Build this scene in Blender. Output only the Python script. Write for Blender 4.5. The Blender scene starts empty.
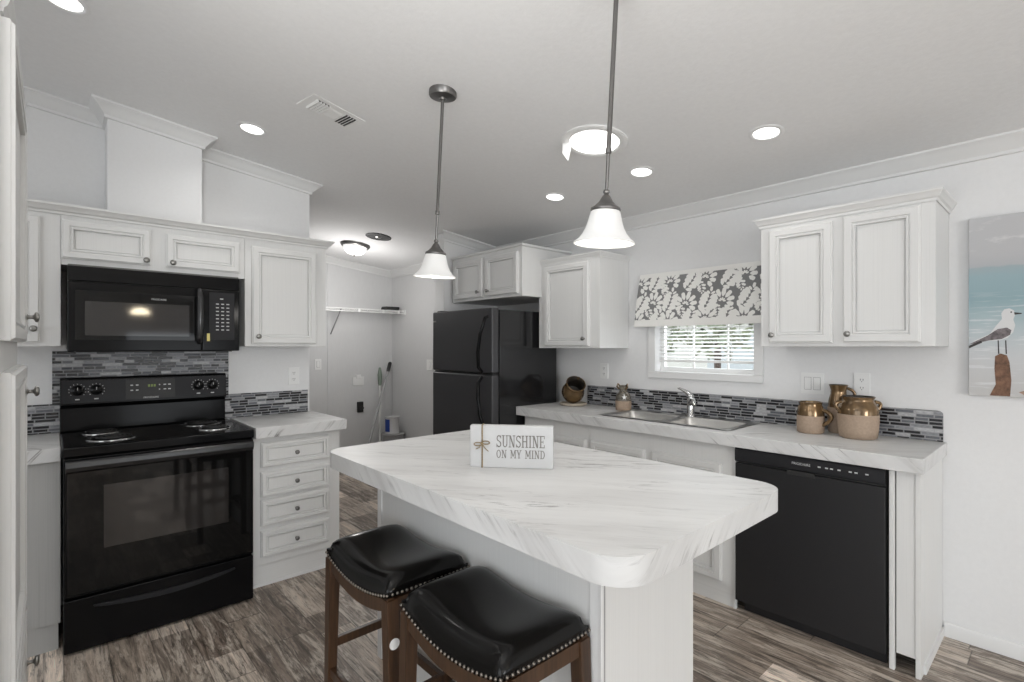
import bpy, bmesh, math, random
from math import sin, cos, pi, radians, atan, sqrt
from mathutils import Vector, Matrix
random.seed(7)
SC = bpy.context.scene
COL = SC.collection

# ------------------------------------------------------------------ camera, world, lights, exposure
cam_d = bpy.data.cameras.new('camera')
cam_d.sensor_width = 36.0
cam_d.lens = 509.3 / 1024 * 36.0
cam_d.shift_y = 5.2 / 1024
cam_d.clip_start = 0.02
cam = bpy.data.objects.new('camera', cam_d)
COL.objects.link(cam)
cam.location = (0, 0, 1.37)
cam.rotation_euler = (radians(90), 0, radians(47.97 - 90))
SC.camera = cam

world = bpy.data.worlds.new('daylight')
SC.world = world
world.use_nodes = True
bg = world.node_tree.nodes['Background']
bg.inputs['Color'].default_value = (0.86, 0.93, 1.0, 1)
bg.inputs['Strength'].default_value = 2.6

def area_light(name, loc, target, sx, sy, power, color=(1, 1, 1), shape='RECTANGLE', parent=None, spread=180):
    d = bpy.data.lights.new(name, 'AREA')
    d.shape = shape
    d.size = sx
    d.size_y = sy
    d.energy = power
    d.color = color
    d.spread = radians(spread)
    o = bpy.data.objects.new(name, d)
    COL.objects.link(o)
    o.location = loc
    v = Vector(target) - Vector(loc)
    o.rotation_euler = v.to_track_quat('-Z', 'Y').to_euler()
    if parent is not None:
        o.parent = parent
    return o

# added fill lights at unseen openings; the last is daylight at the kitchen window
area_light('fill_rear', (-1.75, -7.05, 1.25), (-1.0, 0, 1.1), 2.4, 2.2, 255, (0.975, 0.99, 1.0))
area_light('fill_rear_right', (2.05, -7.05, 0.86), (1.2, 0, 1.0), 1.7, 1.5, 12, (1.0, 0.995, 0.985))
area_light('fill_side', (-3.45, -0.6, 1.45), (0, -0.4, 1.5), 3.6, 2.0, 44, (0.97, 0.985, 1.0))
area_light('daylight_kitchen', (3.30, 1.65, 1.53), (0, 1.6, 1.3), 0.60, 0.60, 4, (0.93, 0.97, 1.0))
# added unseen uplight that brightens the ceiling
area_light('ceiling_fill', (-0.55, 0.25, 1.25), (-0.55, 0.251, 3.0), 1.0, 1.0, 68, (1.0, 0.99, 0.97), spread=165)

SC.view_settings.view_transform = 'Standard'
SC.view_settings.look = 'None'
SC.view_settings.gamma = 1.0
SC.view_settings.use_curve_mapping = False
SC.view_settings.exposure = -0.42

# ------------------------------------------------------------------ constants of the room
XW = 3.142            # right wall
YW = 3.596            # range wall
YL = 5.72             # laundry back wall
C0, CS = 2.292, 0.118
def ceilz(x):
    return C0 + CS * (XW - x)
SLOPE = atan(CS)

# ------------------------------------------------------------------ materials
def mat(name, col=(0.8, 0.8, 0.8), rough=0.5, metal=0.0, spec=0.5, emit=None, estr=0.0, coat=0.0):
    m = bpy.data.materials.new(name)
    m.use_nodes = True
    b = m.node_tree.nodes['Principled BSDF']
    b.inputs['Base Color'].default_value = (*col, 1)
    b.inputs['Roughness'].default_value = rough
    b.inputs['Metallic'].default_value = metal
    b.inputs['Specular IOR Level'].default_value = spec
    b.inputs['Coat Weight'].default_value = coat
    if emit:
        b.inputs['Emission Color'].default_value = (*emit, 1)
        b.inputs['Emission Strength'].default_value = estr
    return m

class NT:
    def __init__(s, m):
        s.t = m.node_tree
        s.b = s.t.nodes['Principled BSDF']
    def n(s, typ, **kw):
        x = s.t.nodes.new(typ)
        for k, v in kw.items():
            setattr(x, k, v)
        return x
    def l(s, a, b):
        s.t.links.new(a, b)
    def put(s, sock, v):
        if hasattr(v, 'is_output') or isinstance(v, bpy.types.NodeSocket):
            s.l(v, sock)
        else:
            sock.default_value = v
    def math(s, op, a, b=0.0, c=None):
        x = s.n('ShaderNodeMath', operation=op)
        s.put(x.inputs[0], a)
        s.put(x.inputs[1], b)
        if c is not None:
            s.put(x.inputs[2], c)
        return x.outputs[0]
    def pos(s):
        g = s.n('ShaderNodeNewGeometry')
        return g.outputs['Position']
    def sep(s, v):
        x = s.n('ShaderNodeSeparateXYZ')
        s.l(v, x.inputs[0])
        return x.outputs
    def comb(s, a, b, c):
        x = s.n('ShaderNodeCombineXYZ')
        s.put(x.inputs[0], a); s.put(x.inputs[1], b); s.put(x.inputs[2], c)
        return x.outputs[0]
    def noise(s, vec, scale, detail=4, rough=0.6, dist=0.0):
        x = s.n('ShaderNodeTexNoise')
        s.l(vec, x.inputs['Vector'])
        x.inputs['Scale'].default_value = scale
        x.inputs['Detail'].default_value = detail
        x.inputs['Roughness'].default_value = rough
        x.inputs['Distortion'].default_value = dist
        return x.outputs['Fac']
    def white(s, vec):
        x = s.n('ShaderNodeTexWhiteNoise', noise_dimensions='3D')
        s.l(vec, x.inputs['Vector'])
        return x.outputs['Value']
    def ramp(s, fac, stops, interp='LINEAR'):
        x = s.n('ShaderNodeValToRGB')
        x.color_ramp.interpolation = interp
        e = x.color_ramp.elements
        while len(e) < len(stops):
            e.new(0.5)
        for i, (p, c) in enumerate(stops):
            e[i].position = p
            e[i].color = (c, c, c, 1) if isinstance(c, (int, float)) else (*c, 1)
        s.l(fac, x.inputs[0])
        return x.outputs[0]
    def mix(s, fac, a, b, mode='MIX'):
        x = s.n('ShaderNodeMix', data_type='RGBA', blend_type=mode)
        s.put(x.inputs[0], fac)
        for i, v in ((6, a), (7, b)):
            if isinstance(v, tuple):
                x.inputs[i].default_value = (*v, 1)
            else:
                s.l(v, x.inputs[i])
        return x.outputs[2]
    def bump(s, h, strength=0.2, dist=0.002):
        x = s.n('ShaderNodeBump')
        x.inputs['Strength'].default_value = strength
        x.inputs['Distance'].default_value = dist
        s.l(h, x.inputs['Height'])
        s.l(x.outputs[0], s.b.inputs['Normal'])

def grain_mat(name, col, axis='z', amt=0.035, rough=0.45):
    """white laminate with fine dusty streaks along one axis"""
    m = mat(name, col, rough)
    t = NT(m)
    x, y, z = t.sep(t.pos())
    k = 2.0
    if axis == 'z':
        v = t.comb(t.math('MULTIPLY', x, 330), t.math('MULTIPLY', y, 330), t.math('MULTIPLY', z, k))
    else:
        v = t.comb(t.math('MULTIPLY', x, k), t.math('MULTIPLY', y, k), t.math('MULTIPLY', z, 150))
    f = t.noise(v, 1.0, 3, 0.6)
    d = tuple(c * (1 - amt) for c in col)
    u = tuple(min(1, c * (1 + amt * 0.45)) for c in col)
    t.l(t.ramp(f, [(0.30, d), (0.5, col), (0.7, u)]), t.b.inputs['Base Color'])
    t.bump(f, 0.03, 0.001)
    return m

def marble_mat(name):
    m = mat(name, (0.75, 0.75, 0.74), 0.42, spec=0.35)
    t = NT(m)
    x, y, z = t.sep(t.pos())
    a = radians(-52)
    # along-vein coordinate and across-vein coordinate (z shears the veins on the edges)
    al = t.math('ADD', t.math('ADD', t.math('MULTIPLY', x, cos(a)), t.math('MULTIPLY', y, sin(a))), t.math('MULTIPLY', z, 0.4))
    ac = t.math('ADD', t.math('ADD', t.math('MULTIPLY', x, -sin(a)), t.math('MULTIPLY', y, cos(a))), t.math('MULTIPLY', z, -0.75))
    warp = t.noise(t.comb(t.math('MULTIPLY', al, 2.2), t.math('MULTIPLY', ac, 4.0), 0.0), 1.0, 4, 0.6)
    acw = t.math('ADD', ac, t.math('MULTIPLY', warp, 0.09))
    # broad faint clouds
    f3 = t.noise(t.comb(t.math('MULTIPLY', al, 1.1), t.math('MULTIPLY', acw, 7), 9.1), 1.0, 4, 0.6)
    c = t.ramp(f3, [(0.30, (0.555, 0.55, 0.545)), (0.48, (0.64, 0.64, 0.635)), (0.62, (0.68, 0.68, 0.675))])
    # fine broken streaks
    f1 = t.noise(t.comb(t.math('MULTIPLY', al, 6.5), t.math('MULTIPLY', acw, 52), 3.7), 1.0, 6, 0.68)
    patch = t.ramp(t.noise(t.comb(t.math('MULTIPLY', al, 2.2), t.math('MULTIPLY', acw, 4.5), t.math('MULTIPLY', z, 9)), 1.0, 3, 0.6), [(0.43, 0.0), (0.60, 1.0)])
    k1 = t.ramp(f1, [(0.34, 1.0), (0.46, 0.0)])
    c = t.mix(t.math('MULTIPLY', k1, t.math('ADD', 0.10, t.math('MULTIPLY', patch, 0.42))), c, (0.30, 0.295, 0.29))
    f2 = t.noise(t.comb(t.math('MULTIPLY', al, 5.0), t.math('MULTIPLY', acw, 42), 7.7), 1.0, 7, 0.72, 0.5)
    k2 = t.math('MULTIPLY', t.ramp(f2, [(0.37, 1.0), (0.43, 0.0)]), patch)
    c = t.mix(t.math('MULTIPLY', k2, 0.85), c, (0.17, 0.165, 0.16))
    t.l(c, t.b.inputs['Base Color'])
    return m

def floor_mat():
    m = mat('weathered_plank_vinyl', (0.2, 0.18, 0.16), 0.42, spec=0.4)
    t = NT(m)
    x, y, z = t.sep(t.pos())
    W, L = 0.152, 0.915
    cx = t.math('DIVIDE', t.math('ADD', x, 20.03), W)
    row = t.math('FLOOR', cx)
    fx = t.math('FRACT', cx)
    off = t.white(t.comb(row, 3.3, 1.7))
    cy = t.math('ADD', t.math('DIVIDE', t.math('ADD', y, 20.0), L), t.math('MULTIPLY', off, 5.0))
    seg = t.math('FLOOR', cy)
    fy = t.math('FRACT', cy)
    rid = t.white(t.comb(row, seg, 0.5))
    rid2 = t.white(t.comb(row, seg, 7.5))
    # short pieces printed inside every plank
    cy2 = t.math('ADD', t.math('MULTIPLY', cy, 2.3), t.math('MULTIPLY', rid, 3.0))
    rid3 = t.white(t.comb(row, t.math('FLOOR', cy2), 4.5))
    base = t.ramp(rid3, [(0.0, (0.135, 0.108, 0.088)), (0.25, (0.20, 0.165, 0.136)), (0.48, (0.27, 0.225, 0.187)), (0.66, (0.165, 0.137, 0.114)), (0.80, (0.36, 0.305, 0.257)), (0.91, (0.50, 0.43, 0.37))], 'CONSTANT')
    gv = t.comb(t.math('ADD', t.math('MULTIPLY', x, 42), t.math('MULTIPLY', rid2, 40)), t.math('MULTIPLY', y, 2.6), rid)
    g = t.noise(gv, 1.0, 7, 0.72, 0.9)
    gc = t.ramp(g, [(0.30, 0.35), (0.43, 1.15), (0.54, 1.8), (0.70, 2.8)])
    c = t.mix(1.0, base, gc, 'MULTIPLY')
    # worn pale scuffs and dark saw marks running over the planks
    sv = t.comb(t.math('MULTIPLY', x, 19), t.math('ADD', t.math('MULTIPLY', y, 2.6), t.math('MULTIPLY', rid2, 9)), t.math('MULTIPLY', rid, 6))
    s = t.noise(sv, 1.0, 8, 0.76, 0.5)
    sm = t.ramp(s, [(0.495, 0.0), (0.595, 0.8)])
    c = t.mix(sm, c, (0.66, 0.585, 0.505))
    d = t.noise(t.comb(t.math('MULTIPLY', x, 30), t.math('MULTIPLY', y, 2.3), t.math('ADD', rid2, 4.0)), 1.0, 8, 0.75, 0.6)
    sm3 = t.ramp(d, [(0.37, 0.9), (0.47, 0.0)])
    c = t.mix(sm3, c, (0.075, 0.060, 0.050))
    s2 = t.noise(t.comb(t.math('MULTIPLY', x, 80), t.math('MULTIPLY', y, 10.0), rid2), 1.0, 6, 0.7)
    sm2 = t.ramp(s2, [(0.36, 0.6), (0.45, 0.0)])
    c = t.mix(sm2, c, (0.06, 0.05, 0.043))
    ex = t.math('MINIMUM', fx, t.math('SUBTRACT', 1.0, fx))
    ey = t.math('MINIMUM', fy, t.math('SUBTRACT', 1.0, fy))
    e = t.math('MINIMUM', t.math('MULTIPLY', ex, W), t.math('MULTIPLY', ey, L))
    line = t.ramp(e, [(0.0, 0.35), (0.0025, 1.0)])
    c = t.mix(1.0, c, line, 'MULTIPLY')
    t.l(c, t.b.inputs['Base Color'])
    t.l(t.ramp(g, [(0.3, 0.5), (0.7, 0.33)]), t.b.inputs['Roughness'])
    t.bump(g, 0.12, 0.001)
    return m

def mosaic_mat():
    m = mat('glass_strip_mosaic', (0.2, 0.2, 0.2), 0.18)
    t = NT(m)
    x, y, z = t.sep(t.pos())
    u = t.math('ADD', x, y)
    H = 0.0168
    rz = t.math('DIVIDE', z, H)
    row = t.math('FLOOR', rz)
    fz = t.math('FRACT', rz)
    r1 = t.white(t.comb(row, 0.3, 0.9))
    r2 = t.white(t.comb(row, 5.3, 2.9))
    W = t.math('ADD', 0.042, t.math('MULTIPLY', r2, 0.045))
    cu = t.math('ADD', t.math('DIVIDE', u, W), t.math('MULTIPLY', r1, 9.0))
    ci = t.math('FLOOR', cu)
    fu = t.math('FRACT', cu)
    rid = t.white(t.comb(row, ci, 1.5))
    c = t.ramp(rid, [(0.0, (0.010, 0.011, 0.014)), (0.42, (0.045, 0.049, 0.060)), (0.50, (0.13, 0.136, 0.150)), (0.68, (0.24, 0.246, 0.260)), (0.84, (0.42, 0.42, 0.43))], 'CONSTANT')
    st = t.noise(t.comb(t.math('MULTIPLY', u, 60), t.math('MULTIPLY', z, 160), 0.0), 1.0, 3, 0.6)
    c = t.mix(0.5, c, t.ramp(st, [(0.3, 0.5), (0.7, 1.5)]), 'MULTIPLY')
    ez = t.math('MULTIPLY', t.math('MINIMUM', fz, t.math('SUBTRACT', 1.0, fz)), H)
    eu = t.math('MULTIPLY', t.math('MINIMUM', fu, t.math('SUBTRACT', 1.0, fu)), W)
    e = t.math('MINIMUM', ez, eu)
    k = t.ramp(e, [(0.0, 1.0), (0.0013, 1.0), (0.0016, 0.0)])
    c = t.mix(k, c, (0.30, 0.30, 0.305))
    t.l(c, t.b.inputs['Base Color'])
    t.l(t.math('ADD', 0.22, t.math('MULTIPLY', k, 0.5)), t.b.inputs['Roughness'])
    t.bump(t.math('SUBTRACT', 1.0, k), 0.5, 0.001)
    return m

def noisy(name, col, rough, scale, amt, bump=0.0, bdist=0.002, stretch=(1, 1, 1), spec=0.5, metal=0.0):
    m = mat(name, col, rough, metal, spec)
    t = NT(m)
    x, y, z = t.sep(t.pos())
    v = t.comb(t.math('MULTIPLY', x, stretch[0]), t.math('MULTIPLY', y, stretch[1]), t.math('MULTIPLY', z, stretch[2]))
    f = t.noise(v, scale, 5, 0.6)
    t.l(t.ramp(f, [(0.3, tuple(c * (1 - amt) for c in col)), (0.7, tuple(min(1, c * (1 + amt)) for c in col))]), t.b.inputs['Base Color'])
    if bump:
        t.bump(f, bump, bdist)
    return m

CAB = (0.70, 0.70, 0.69)
M = {}
M['cab'] = grain_mat('white_grained_laminate', CAB, 'z')
M['cabh'] = grain_mat('white_grained_laminate_across', CAB, 'h')
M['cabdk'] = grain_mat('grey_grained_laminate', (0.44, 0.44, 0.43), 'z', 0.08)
M['wall'] = noisy('pale_grey_wall_paint', (0.745, 0.745, 0.745), 0.75, 60, 0.015, 0.05)
M['lwall'] = noisy('laundry_wall_board', (0.63, 0.63, 0.63), 0.7, 14, 0.02, 0.05, stretch=(4, 4, 0.8))
M['ceil'] = noisy('textured_ceiling_paint', (0.81, 0.81, 0.81), 0.85, 45, 0.02, 0.35, 0.003)
M['trim'] = mat('white_trim_paint', (0.72, 0.72, 0.715), 0.5)
M['floor'] = floor_mat()
M['marble'] = marble_mat('grey_veined_marble_laminate')
M['mosaic'] = mosaic_mat()
M['blk'] = mat('black_gloss_enamel', (0.005, 0.005, 0.0055), 0.12, spec=0.15)
M['blkglass'] = mat('black_oven_glass', (0.005, 0.005, 0.005), 0.04, spec=0.30)
M['smoked'] = mat('smoked_window_glass', (0.022, 0.020, 0.019), 0.05, spec=0.65)
M['blkmatte'] = noisy('black_textured_panel', (0.014, 0.014, 0.0155), 0.42, 300, 0.1, 0.05, spec=0.45)
M['fridge'] = noisy('black_fridge_enamel', (0.040, 0.040, 0.043), 0.40, 400, 0.08, 0.06, spec=0.5)
M['fridgeside'] = mat('black_fridge_side', (0.012, 0.012, 0.013), 0.13, spec=0.6)
M['handleblk'] = mat('black_moulded_handle', (0.016, 0.016, 0.017), 0.22, spec=0.6)
M['panel'] = mat('charcoal_control_panel', (0.022, 0.022, 0.024), 0.32, spec=0.15)
M['dkplastic'] = mat('dark_plastic', (0.012, 0.012, 0.012), 0.5)
M['greyside'] = mat('grey_appliance_case', (0.12, 0.12, 0.11), 0.4)
M['nickel'] = mat('brushed_nickel', (0.30, 0.295, 0.28), 0.28, 1.0)
M['dknickel'] = mat('aged_nickel', (0.20, 0.195, 0.19), 0.36, 1.0)
M['chrome'] = mat('chrome', (0.50, 0.50, 0.50), 0.12, 1.0)
M['steel'] = noisy('satin_stainless_steel', (0.62, 0.61, 0.59), 0.28, 200, 0.05, metal=1.0)
M['whiteplastic'] = mat('white_plastic', (0.80, 0.80, 0.79), 0.35)
M['slot'] = mat('dark_slot', (0.02, 0.02, 0.02), 0.6)
M['print'] = mat('pale_printed_mark', (0.55, 0.55, 0.55), 0.5)
M['lcd'] = mat('green_display_digits', (0.05, 0.07, 0.02), 0.4, emit=(0.30, 0.42, 0.08), estr=0.35)
M['sticker'] = mat('yellow_sticker', (0.70, 0.60, 0.20), 0.5)
M['wood'] = noisy('dark_walnut_stain', (0.052, 0.026, 0.013), 0.33, 3, 0.5, stretch=(30, 30, 1.5))
M['leather'] = noisy('black_bonded_leather', (0.004, 0.0037, 0.0035), 0.17, 120, 0.1, 0.08, 0.001, spec=0.22)
M['nail'] = mat('antique_brass_nailhead', (0.22, 0.20, 0.175), 0.3, 1.0)
M['lampglass'] = mat('frosted_lamp_glass', (0.60, 0.60, 0.59), 0.5, emit=(1.0, 0.98, 0.95), estr=0.30)
M['bulb'] = mat('lit_bulb', (1, 1, 1), 0.5, emit=(1.0, 0.97, 0.92), estr=1.6)
M['domeglass'] = mat('lit_dome_glass', (0.9, 0.9, 0.88), 0.5, emit=(1.0, 0.98, 0.96), estr=0.9)
M['bowl'] = mat('warm_lit_glass', (0.9, 0.85, 0.7), 0.5, emit=(1.0, 0.86, 0.62), estr=45)
M['led'] = mat('lit_lamp_lens', (1, 1, 1), 0.5, emit=(1.0, 0.98, 0.95), estr=4.0)
M['signwhite'] = noisy('whitewashed_board', (0.52, 0.52, 0.52), 0.6, 20, 0.03)
M['ink'] = mat('grey_lettering', (0.17, 0.16, 0.145), 0.6)
M['twine'] = noisy('jute_twine', (0.24, 0.18, 0.10), 0.9, 400, 0.3)
M['clay'] = noisy('unglazed_tan_stoneware', (0.36, 0.27, 0.20), 0.75, 90, 0.12, 0.1)
M['paleclay'] = noisy('pale_tan_stoneware', (0.46, 0.40, 0.32), 0.75, 90, 0.12, 0.1)
M['glaze'] = noisy('bronze_brown_glaze', (0.19, 0.118, 0.055), 0.16, 14, 0.5, spec=0.9)
M['glaze'].node_tree.nodes['Principled BSDF'].inputs['Metallic'].default_value = 0.55
M['inner'] = mat('dark_vessel_interior', (0.02, 0.016, 0.012), 0.5)
M['grass'] = noisy('dry_lawn', (0.52, 0.46, 0.30), 0.9, 3, 0.3)
M['leaf'] = noisy('shrub_foliage', (0.30, 0.34, 0.24), 0.8, 6, 0.5)
M['siding'] = noisy('pale_house_siding', (0.74, 0.74, 0.72), 0.7, 2, 0.05)
M['roof'] = mat('grey_roof_shingle', (0.30, 0.32, 0.35), 0.8)
M['bluewin'] = mat('painted_sky_pane', (0.55, 0.60, 0.64), 0.15)  # reflected sky is painted into the pane colour
M['fabric'] = noisy('grey_printed_cotton', (0.20, 0.20, 0.20), 0.9, 500, 0.12)
M['motif'] = noisy('white_printed_cotton', (0.80, 0.79, 0.76), 0.9, 400, 0.05)
M['canvasedge'] = mat('canvas_edge', (0.45, 0.45, 0.44), 0.7)
M['blue'] = mat('blue_paper_label', (0.02, 0.06, 0.30), 0.5)
M['tin'] = mat('white_can', (0.62, 0.62, 0.62), 0.4)
M['greyplastic'] = mat('grey_plastic', (0.33, 0.33, 0.33), 0.5)
M['green'] = mat('grey_green_plastic', (0.16, 0.20, 0.16), 0.5)
M['pole'] = mat('pale_pole', (0.62, 0.62, 0.60), 0.4)

def glass_mat():
    m = bpy.data.materials.new('window_glass')
    m.use_nodes = True
    nt = m.node_tree
    nt.nodes.clear()
    o = nt.nodes.new('ShaderNodeOutputMaterial')
    tr = nt.nodes.new('ShaderNodeBsdfTransparent')
    gl = nt.nodes.new('ShaderNodeBsdfGlossy')
    gl.inputs['Roughness'].default_value = 0.02
    mx = nt.nodes.new('ShaderNodeMixShader')
    mx.inputs[0].default_value = 0.06
    nt.links.new(tr.outputs[0], mx.inputs[1])
    nt.links.new(gl.outputs[0], mx.inputs[2])
    nt.links.new(mx.outputs[0], o.inputs[0])
    return m
M['glass'] = glass_mat()

def vessel_glass():
    m = mat('dark_brown_glass', (0.30, 0.27, 0.22), 0.08, spec=0.8)
    b = m.node_tree.nodes['Principled BSDF']
    b.inputs['Transmission Weight'].default_value = 0.6
    return m
M['jarglass'] = vessel_glass()

def painting_mat():
    m = mat('painted_seascape', (0.5, 0.5, 0.5), 0.7)
    t = NT(m)
    x, y, z = t.sep(t.pos())
    w = t.noise(t.comb(0.0, t.math('MULTIPLY', y, 6), t.math('MULTIPLY', z, 30)), 1.0, 5, 0.65)
    zz = t.math('ADD', z, t.math('MULTIPLY', t.math('SUBTRACT', w, 0.5), 0.05))
    f = t.math('DIVIDE', t.math('SUBTRACT', zz, 1.14), 0.81)
    c = t.ramp(f, [(0.0, (0.52, 0.51, 0.50)), (0.22, (0.56, 0.57, 0.58)), (0.32, (0.50, 0.545, 0.565)), (0.44, (0.38, 0.475, 0.50)), (0.54, (0.27, 0.385, 0.42)), (0.67, (0.30, 0.41, 0.445)), (0.715, (0.33, 0.40, 0.43)), (0.725, (0.43, 0.44, 0.455)), (0.80, (0.48, 0.48, 0.49)), (1.0, (0.50, 0.50, 0.51))])
    f2 = t.noise(t.comb(0.0, t.math('MULTIPLY', y, 5), t.math('MULTIPLY', z, 60)), 1.0, 4, 0.6)
    foam = t.ramp(f2, [(0.56, 0.0), (0.64, 0.8)])
    seaw = t.ramp(f, [(0.35, 1.0), (0.5, 0.6), (0.60, 0.0)])
    c = t.mix(t.math('MULTIPLY', foam, seaw), c, (0.66, 0.67, 0.68))
    f3 = t.noise(t.comb(3.0, t.math('MULTIPLY', y, 9), t.math('MULTIPLY', z, 22)), 1.0, 4, 0.6)
    cl = t.math('MULTIPLY', t.ramp(f3, [(0.55, 0.0), (0.66, 0.6)]), t.ramp(f, [(0.78, 0.0), (0.84, 1.0)]))
    c = t.mix(cl, c, (0.68, 0.67, 0.67))
    t.l(c, t.b.inputs['Base Color'])
    t.bump(f2, 0.1, 0.001)
    return m
M['painting'] = painting_mat()
M['gullwhite'] = mat('gull_white_paint', (0.66, 0.66, 0.66), 0.7)
M['gullgrey'] = noisy('gull_wing_paint', (0.16, 0.14, 0.145), 0.7, 60, 0.5)
M['gulldark'] = mat('gull_dark_paint', (0.04, 0.035, 0.035), 0.7)
M['postpaint'] = noisy('wooden_post_paint', (0.17, 0.09, 0.055), 0.7, 40, 0.5)
M['sandpaint'] = noisy('pebble_paint', (0.40, 0.27, 0.21), 0.7, 50, 0.5)

# ------------------------------------------------------------------ object helpers
BASE = {}     # object name -> world location of its thing

def thing(name, label, cat, loc=(0, 0, 0), rot=(0, 0, 0), group=None):
    o = bpy.data.objects.new(name, None)
    o.empty_display_size = 0.1
    COL.objects.link(o)
    o.location = loc
    o.rotation_euler = rot
    o['label'] = label
    o['category'] = cat
    if group:
        o['group'] = group
    BASE[o.name] = Vector(loc)
    return o

def tag(o, label, cat, group=None):
    o['label'] = label
    o['category'] = cat
    if group:
        o['group'] = group
    return o

class MB:
    def __init__(s):
        s.v, s.f, s.m = [], [], []
    def add(s, vs, fs, m=0):
        b = len(s.v)
        s.v += [Vector(p) for p in vs]
        for f in fs:
            s.f.append([b + i for i in f])
            s.m.append(m)
        return s
    def box(s, x0, x1, y0, y1, z0, z1, m=0):
        if x0 > x1: x0, x1 = x1, x0
        if y0 > y1: y0, y1 = y1, y0
        if z0 > z1: z0, z1 = z1, z0
        vs = [(x0, y0, z0), (x1, y0, z0), (x1, y1, z0), (x0, y1, z0), (x0, y0, z1), (x1, y0, z1), (x1, y1, z1), (x0, y1, z1)]
        return s.add(vs, [(0, 3, 2, 1), (4, 5, 6, 7), (0, 1, 5, 4), (1, 2, 6, 5), (2, 3, 7, 6), (3, 0, 4, 7)], m)
    def hexa(s, lo, hi, m=0):
        """two quads of four points joined"""
        return s.add(list(lo) + list(hi), [(3, 2, 1, 0), (4, 5, 6, 7), (0, 1, 5, 4), (1, 2, 6, 5), (2, 3, 7, 6), (3, 0, 4, 7)], m)
    def tube(s, path, r, n=12, m=0, caps=True, closed=False):
        pts = [Vector(p) for p in path]
        rs = r if isinstance(r, (list, tuple)) else [r] * len(pts)
        rings = []
        up = None
        N = len(pts)
        for i, p in enumerate(pts):
            if closed:
                d = pts[(i + 1) % N] - pts[i - 1]
            elif i == 0:
                d = pts[1] - p
            elif i == N - 1:
                d = p - pts[-2]
            else:
                d = (pts[i + 1] - pts[i - 1])
            d.normalize()
            if up is None:
                up = Vector((0, 0, 1)) if abs(d.z) < 0.9 else Vector((1, 0, 0))
            a = d.cross(up).normalized()
            up = a.cross(d).normalized()
            rings.append([p + (a * cos(2 * pi * k / n) + up * sin(2 * pi * k / n)) * rs[i] for k in range(n)])
        vs = [q for R in rings for q in R]
        fs = []
        for i in range(N if closed else N - 1):
            j = (i + 1) % N
            for k in range(n):
                fs.append((i * n + k, i * n + (k + 1) % n, j * n + (k + 1) % n, j * n + k))
        if caps and not closed:
            fs.append(tuple(range(n - 1, -1, -1)))
            fs.append(tuple((N - 1) * n + k for k in range(n)))
        return s.add(vs, fs, m)
    def lathe(s, prof, c=(0, 0, 0), n=32, m=0, ms=None, axis='z', close=True):
        vs, fs, mm = [], [], []
        P = len(prof)
        for (r, z) in prof:
            for k in range(n):
                a = 2 * pi * k / n
                if axis == 'z':
                    vs.append((c[0] + r * cos(a), c[1] + r * sin(a), c[2] + z))
                elif axis == 'x':
                    vs.append((c[0] + z, c[1] + r * cos(a), c[2] + r * sin(a)))
                else:
                    vs.append((c[0] + r * cos(a), c[1] + z, c[2] + r * sin(a)))
        b = len(s.v)
        s.v += [Vector(p) for p in vs]
        for i in range(P - 1):
            for k in range(n):
                s.f.append([b + i * n + k, b + i * n + (k + 1) % n, b + (i + 1) * n + (k + 1) % n, b + (i + 1) * n + k])
                s.m.append(ms[i] if ms else m)
        if close:
            if prof[0][0] > 1e-5:
                s.f.append([b + k for k in range(n - 1, -1, -1)]); s.m.append(ms[0] if ms else m)
            if prof[-1][0] > 1e-5:
                s.f.append([b + (P - 1) * n + k for k in range(n)]); s.m.append(ms[-1] if ms else m)
        return s
    def prism(s, poly, fn, d0, d1, m=0):
        """2-D outline carried through fn(a, b, depth) between two depths"""
        n = len(poly)
        vs = [fn(a, b, d0) for a, b in poly] + [fn(a, b, d1) for a, b in poly]
        fs = [tuple(range(n - 1, -1, -1)), tuple(range(n, 2 * n))]
        for i in range(n):
            j = (i + 1) % n
            fs.append((i, j, n + j, n + i))
        return s.add(vs, fs, m)
    def sphere(s, c, r, n=10, m=0, sz=1.0):
        prof = [(max(1e-6, r * sin(pi * i / (n // 2 + 2))), -r * sz * cos(pi * i / (n // 2 + 2))) for i in range(n // 2 + 3)]
        return s.lathe(prof, c, n, m, close=False)
    def build(s, name, mats, parent=None, bevel=0.0, seg=2, ang=38, local=False, origin=None, recalc=True):
        if not isinstance(mats, (list, tuple)):
            mats = [mats]
        me = bpy.data.meshes.new(name)
        if parent is not None:
            off = Vector((0, 0, 0)) if local else BASE[parent.name]
        elif origin is not None:
            off = Vector(origin)
        else:
            lo = [min(p[i] for p in s.v) for i in range(3)]
            hi = [max(p[i] for p in s.v) for i in range(3)]
            off = Vector(((lo[0] + hi[0]) / 2, (lo[1] + hi[1]) / 2, lo[2]))
        me.from_pydata([tuple(p - off) for p in s.v], [], s.f)
        for mm in mats:
            me.materials.append(mm)
        me.polygons.foreach_set('material_index', s.m)
        bm = bmesh.new()
        bm.from_mesh(me)
        bmesh.ops.remove_doubles(bm, verts=bm.verts, dist=1e-6)
        if recalc:
            bmesh.ops.recalc_face_normals(bm, faces=bm.faces)
        if bevel > 0:
            ed = [e for e in bm.edges if len(e.link_faces) == 2 and e.calc_face_angle(0) > radians(30)]
            bmesh.ops.bevel(bm, geom=ed, offset=bevel, segments=seg, profile=0.5, affect='EDGES', clamp_overlap=True)
        bm.to_mesh(me)
        bm.free()
        me.polygons.foreach_set('use_smooth', [True] * len(me.polygons))
        me.set_sharp_from_angle(angle=radians(ang))
        o = bpy.data.objects.new(name, me)
        COL.objects.link(o)
        if bevel > 0:
            wn = o.modifiers.new('weighted_normal', 'WEIGHTED_NORMAL')
            wn.weight = 100
            wn.keep_sharp = True
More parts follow.
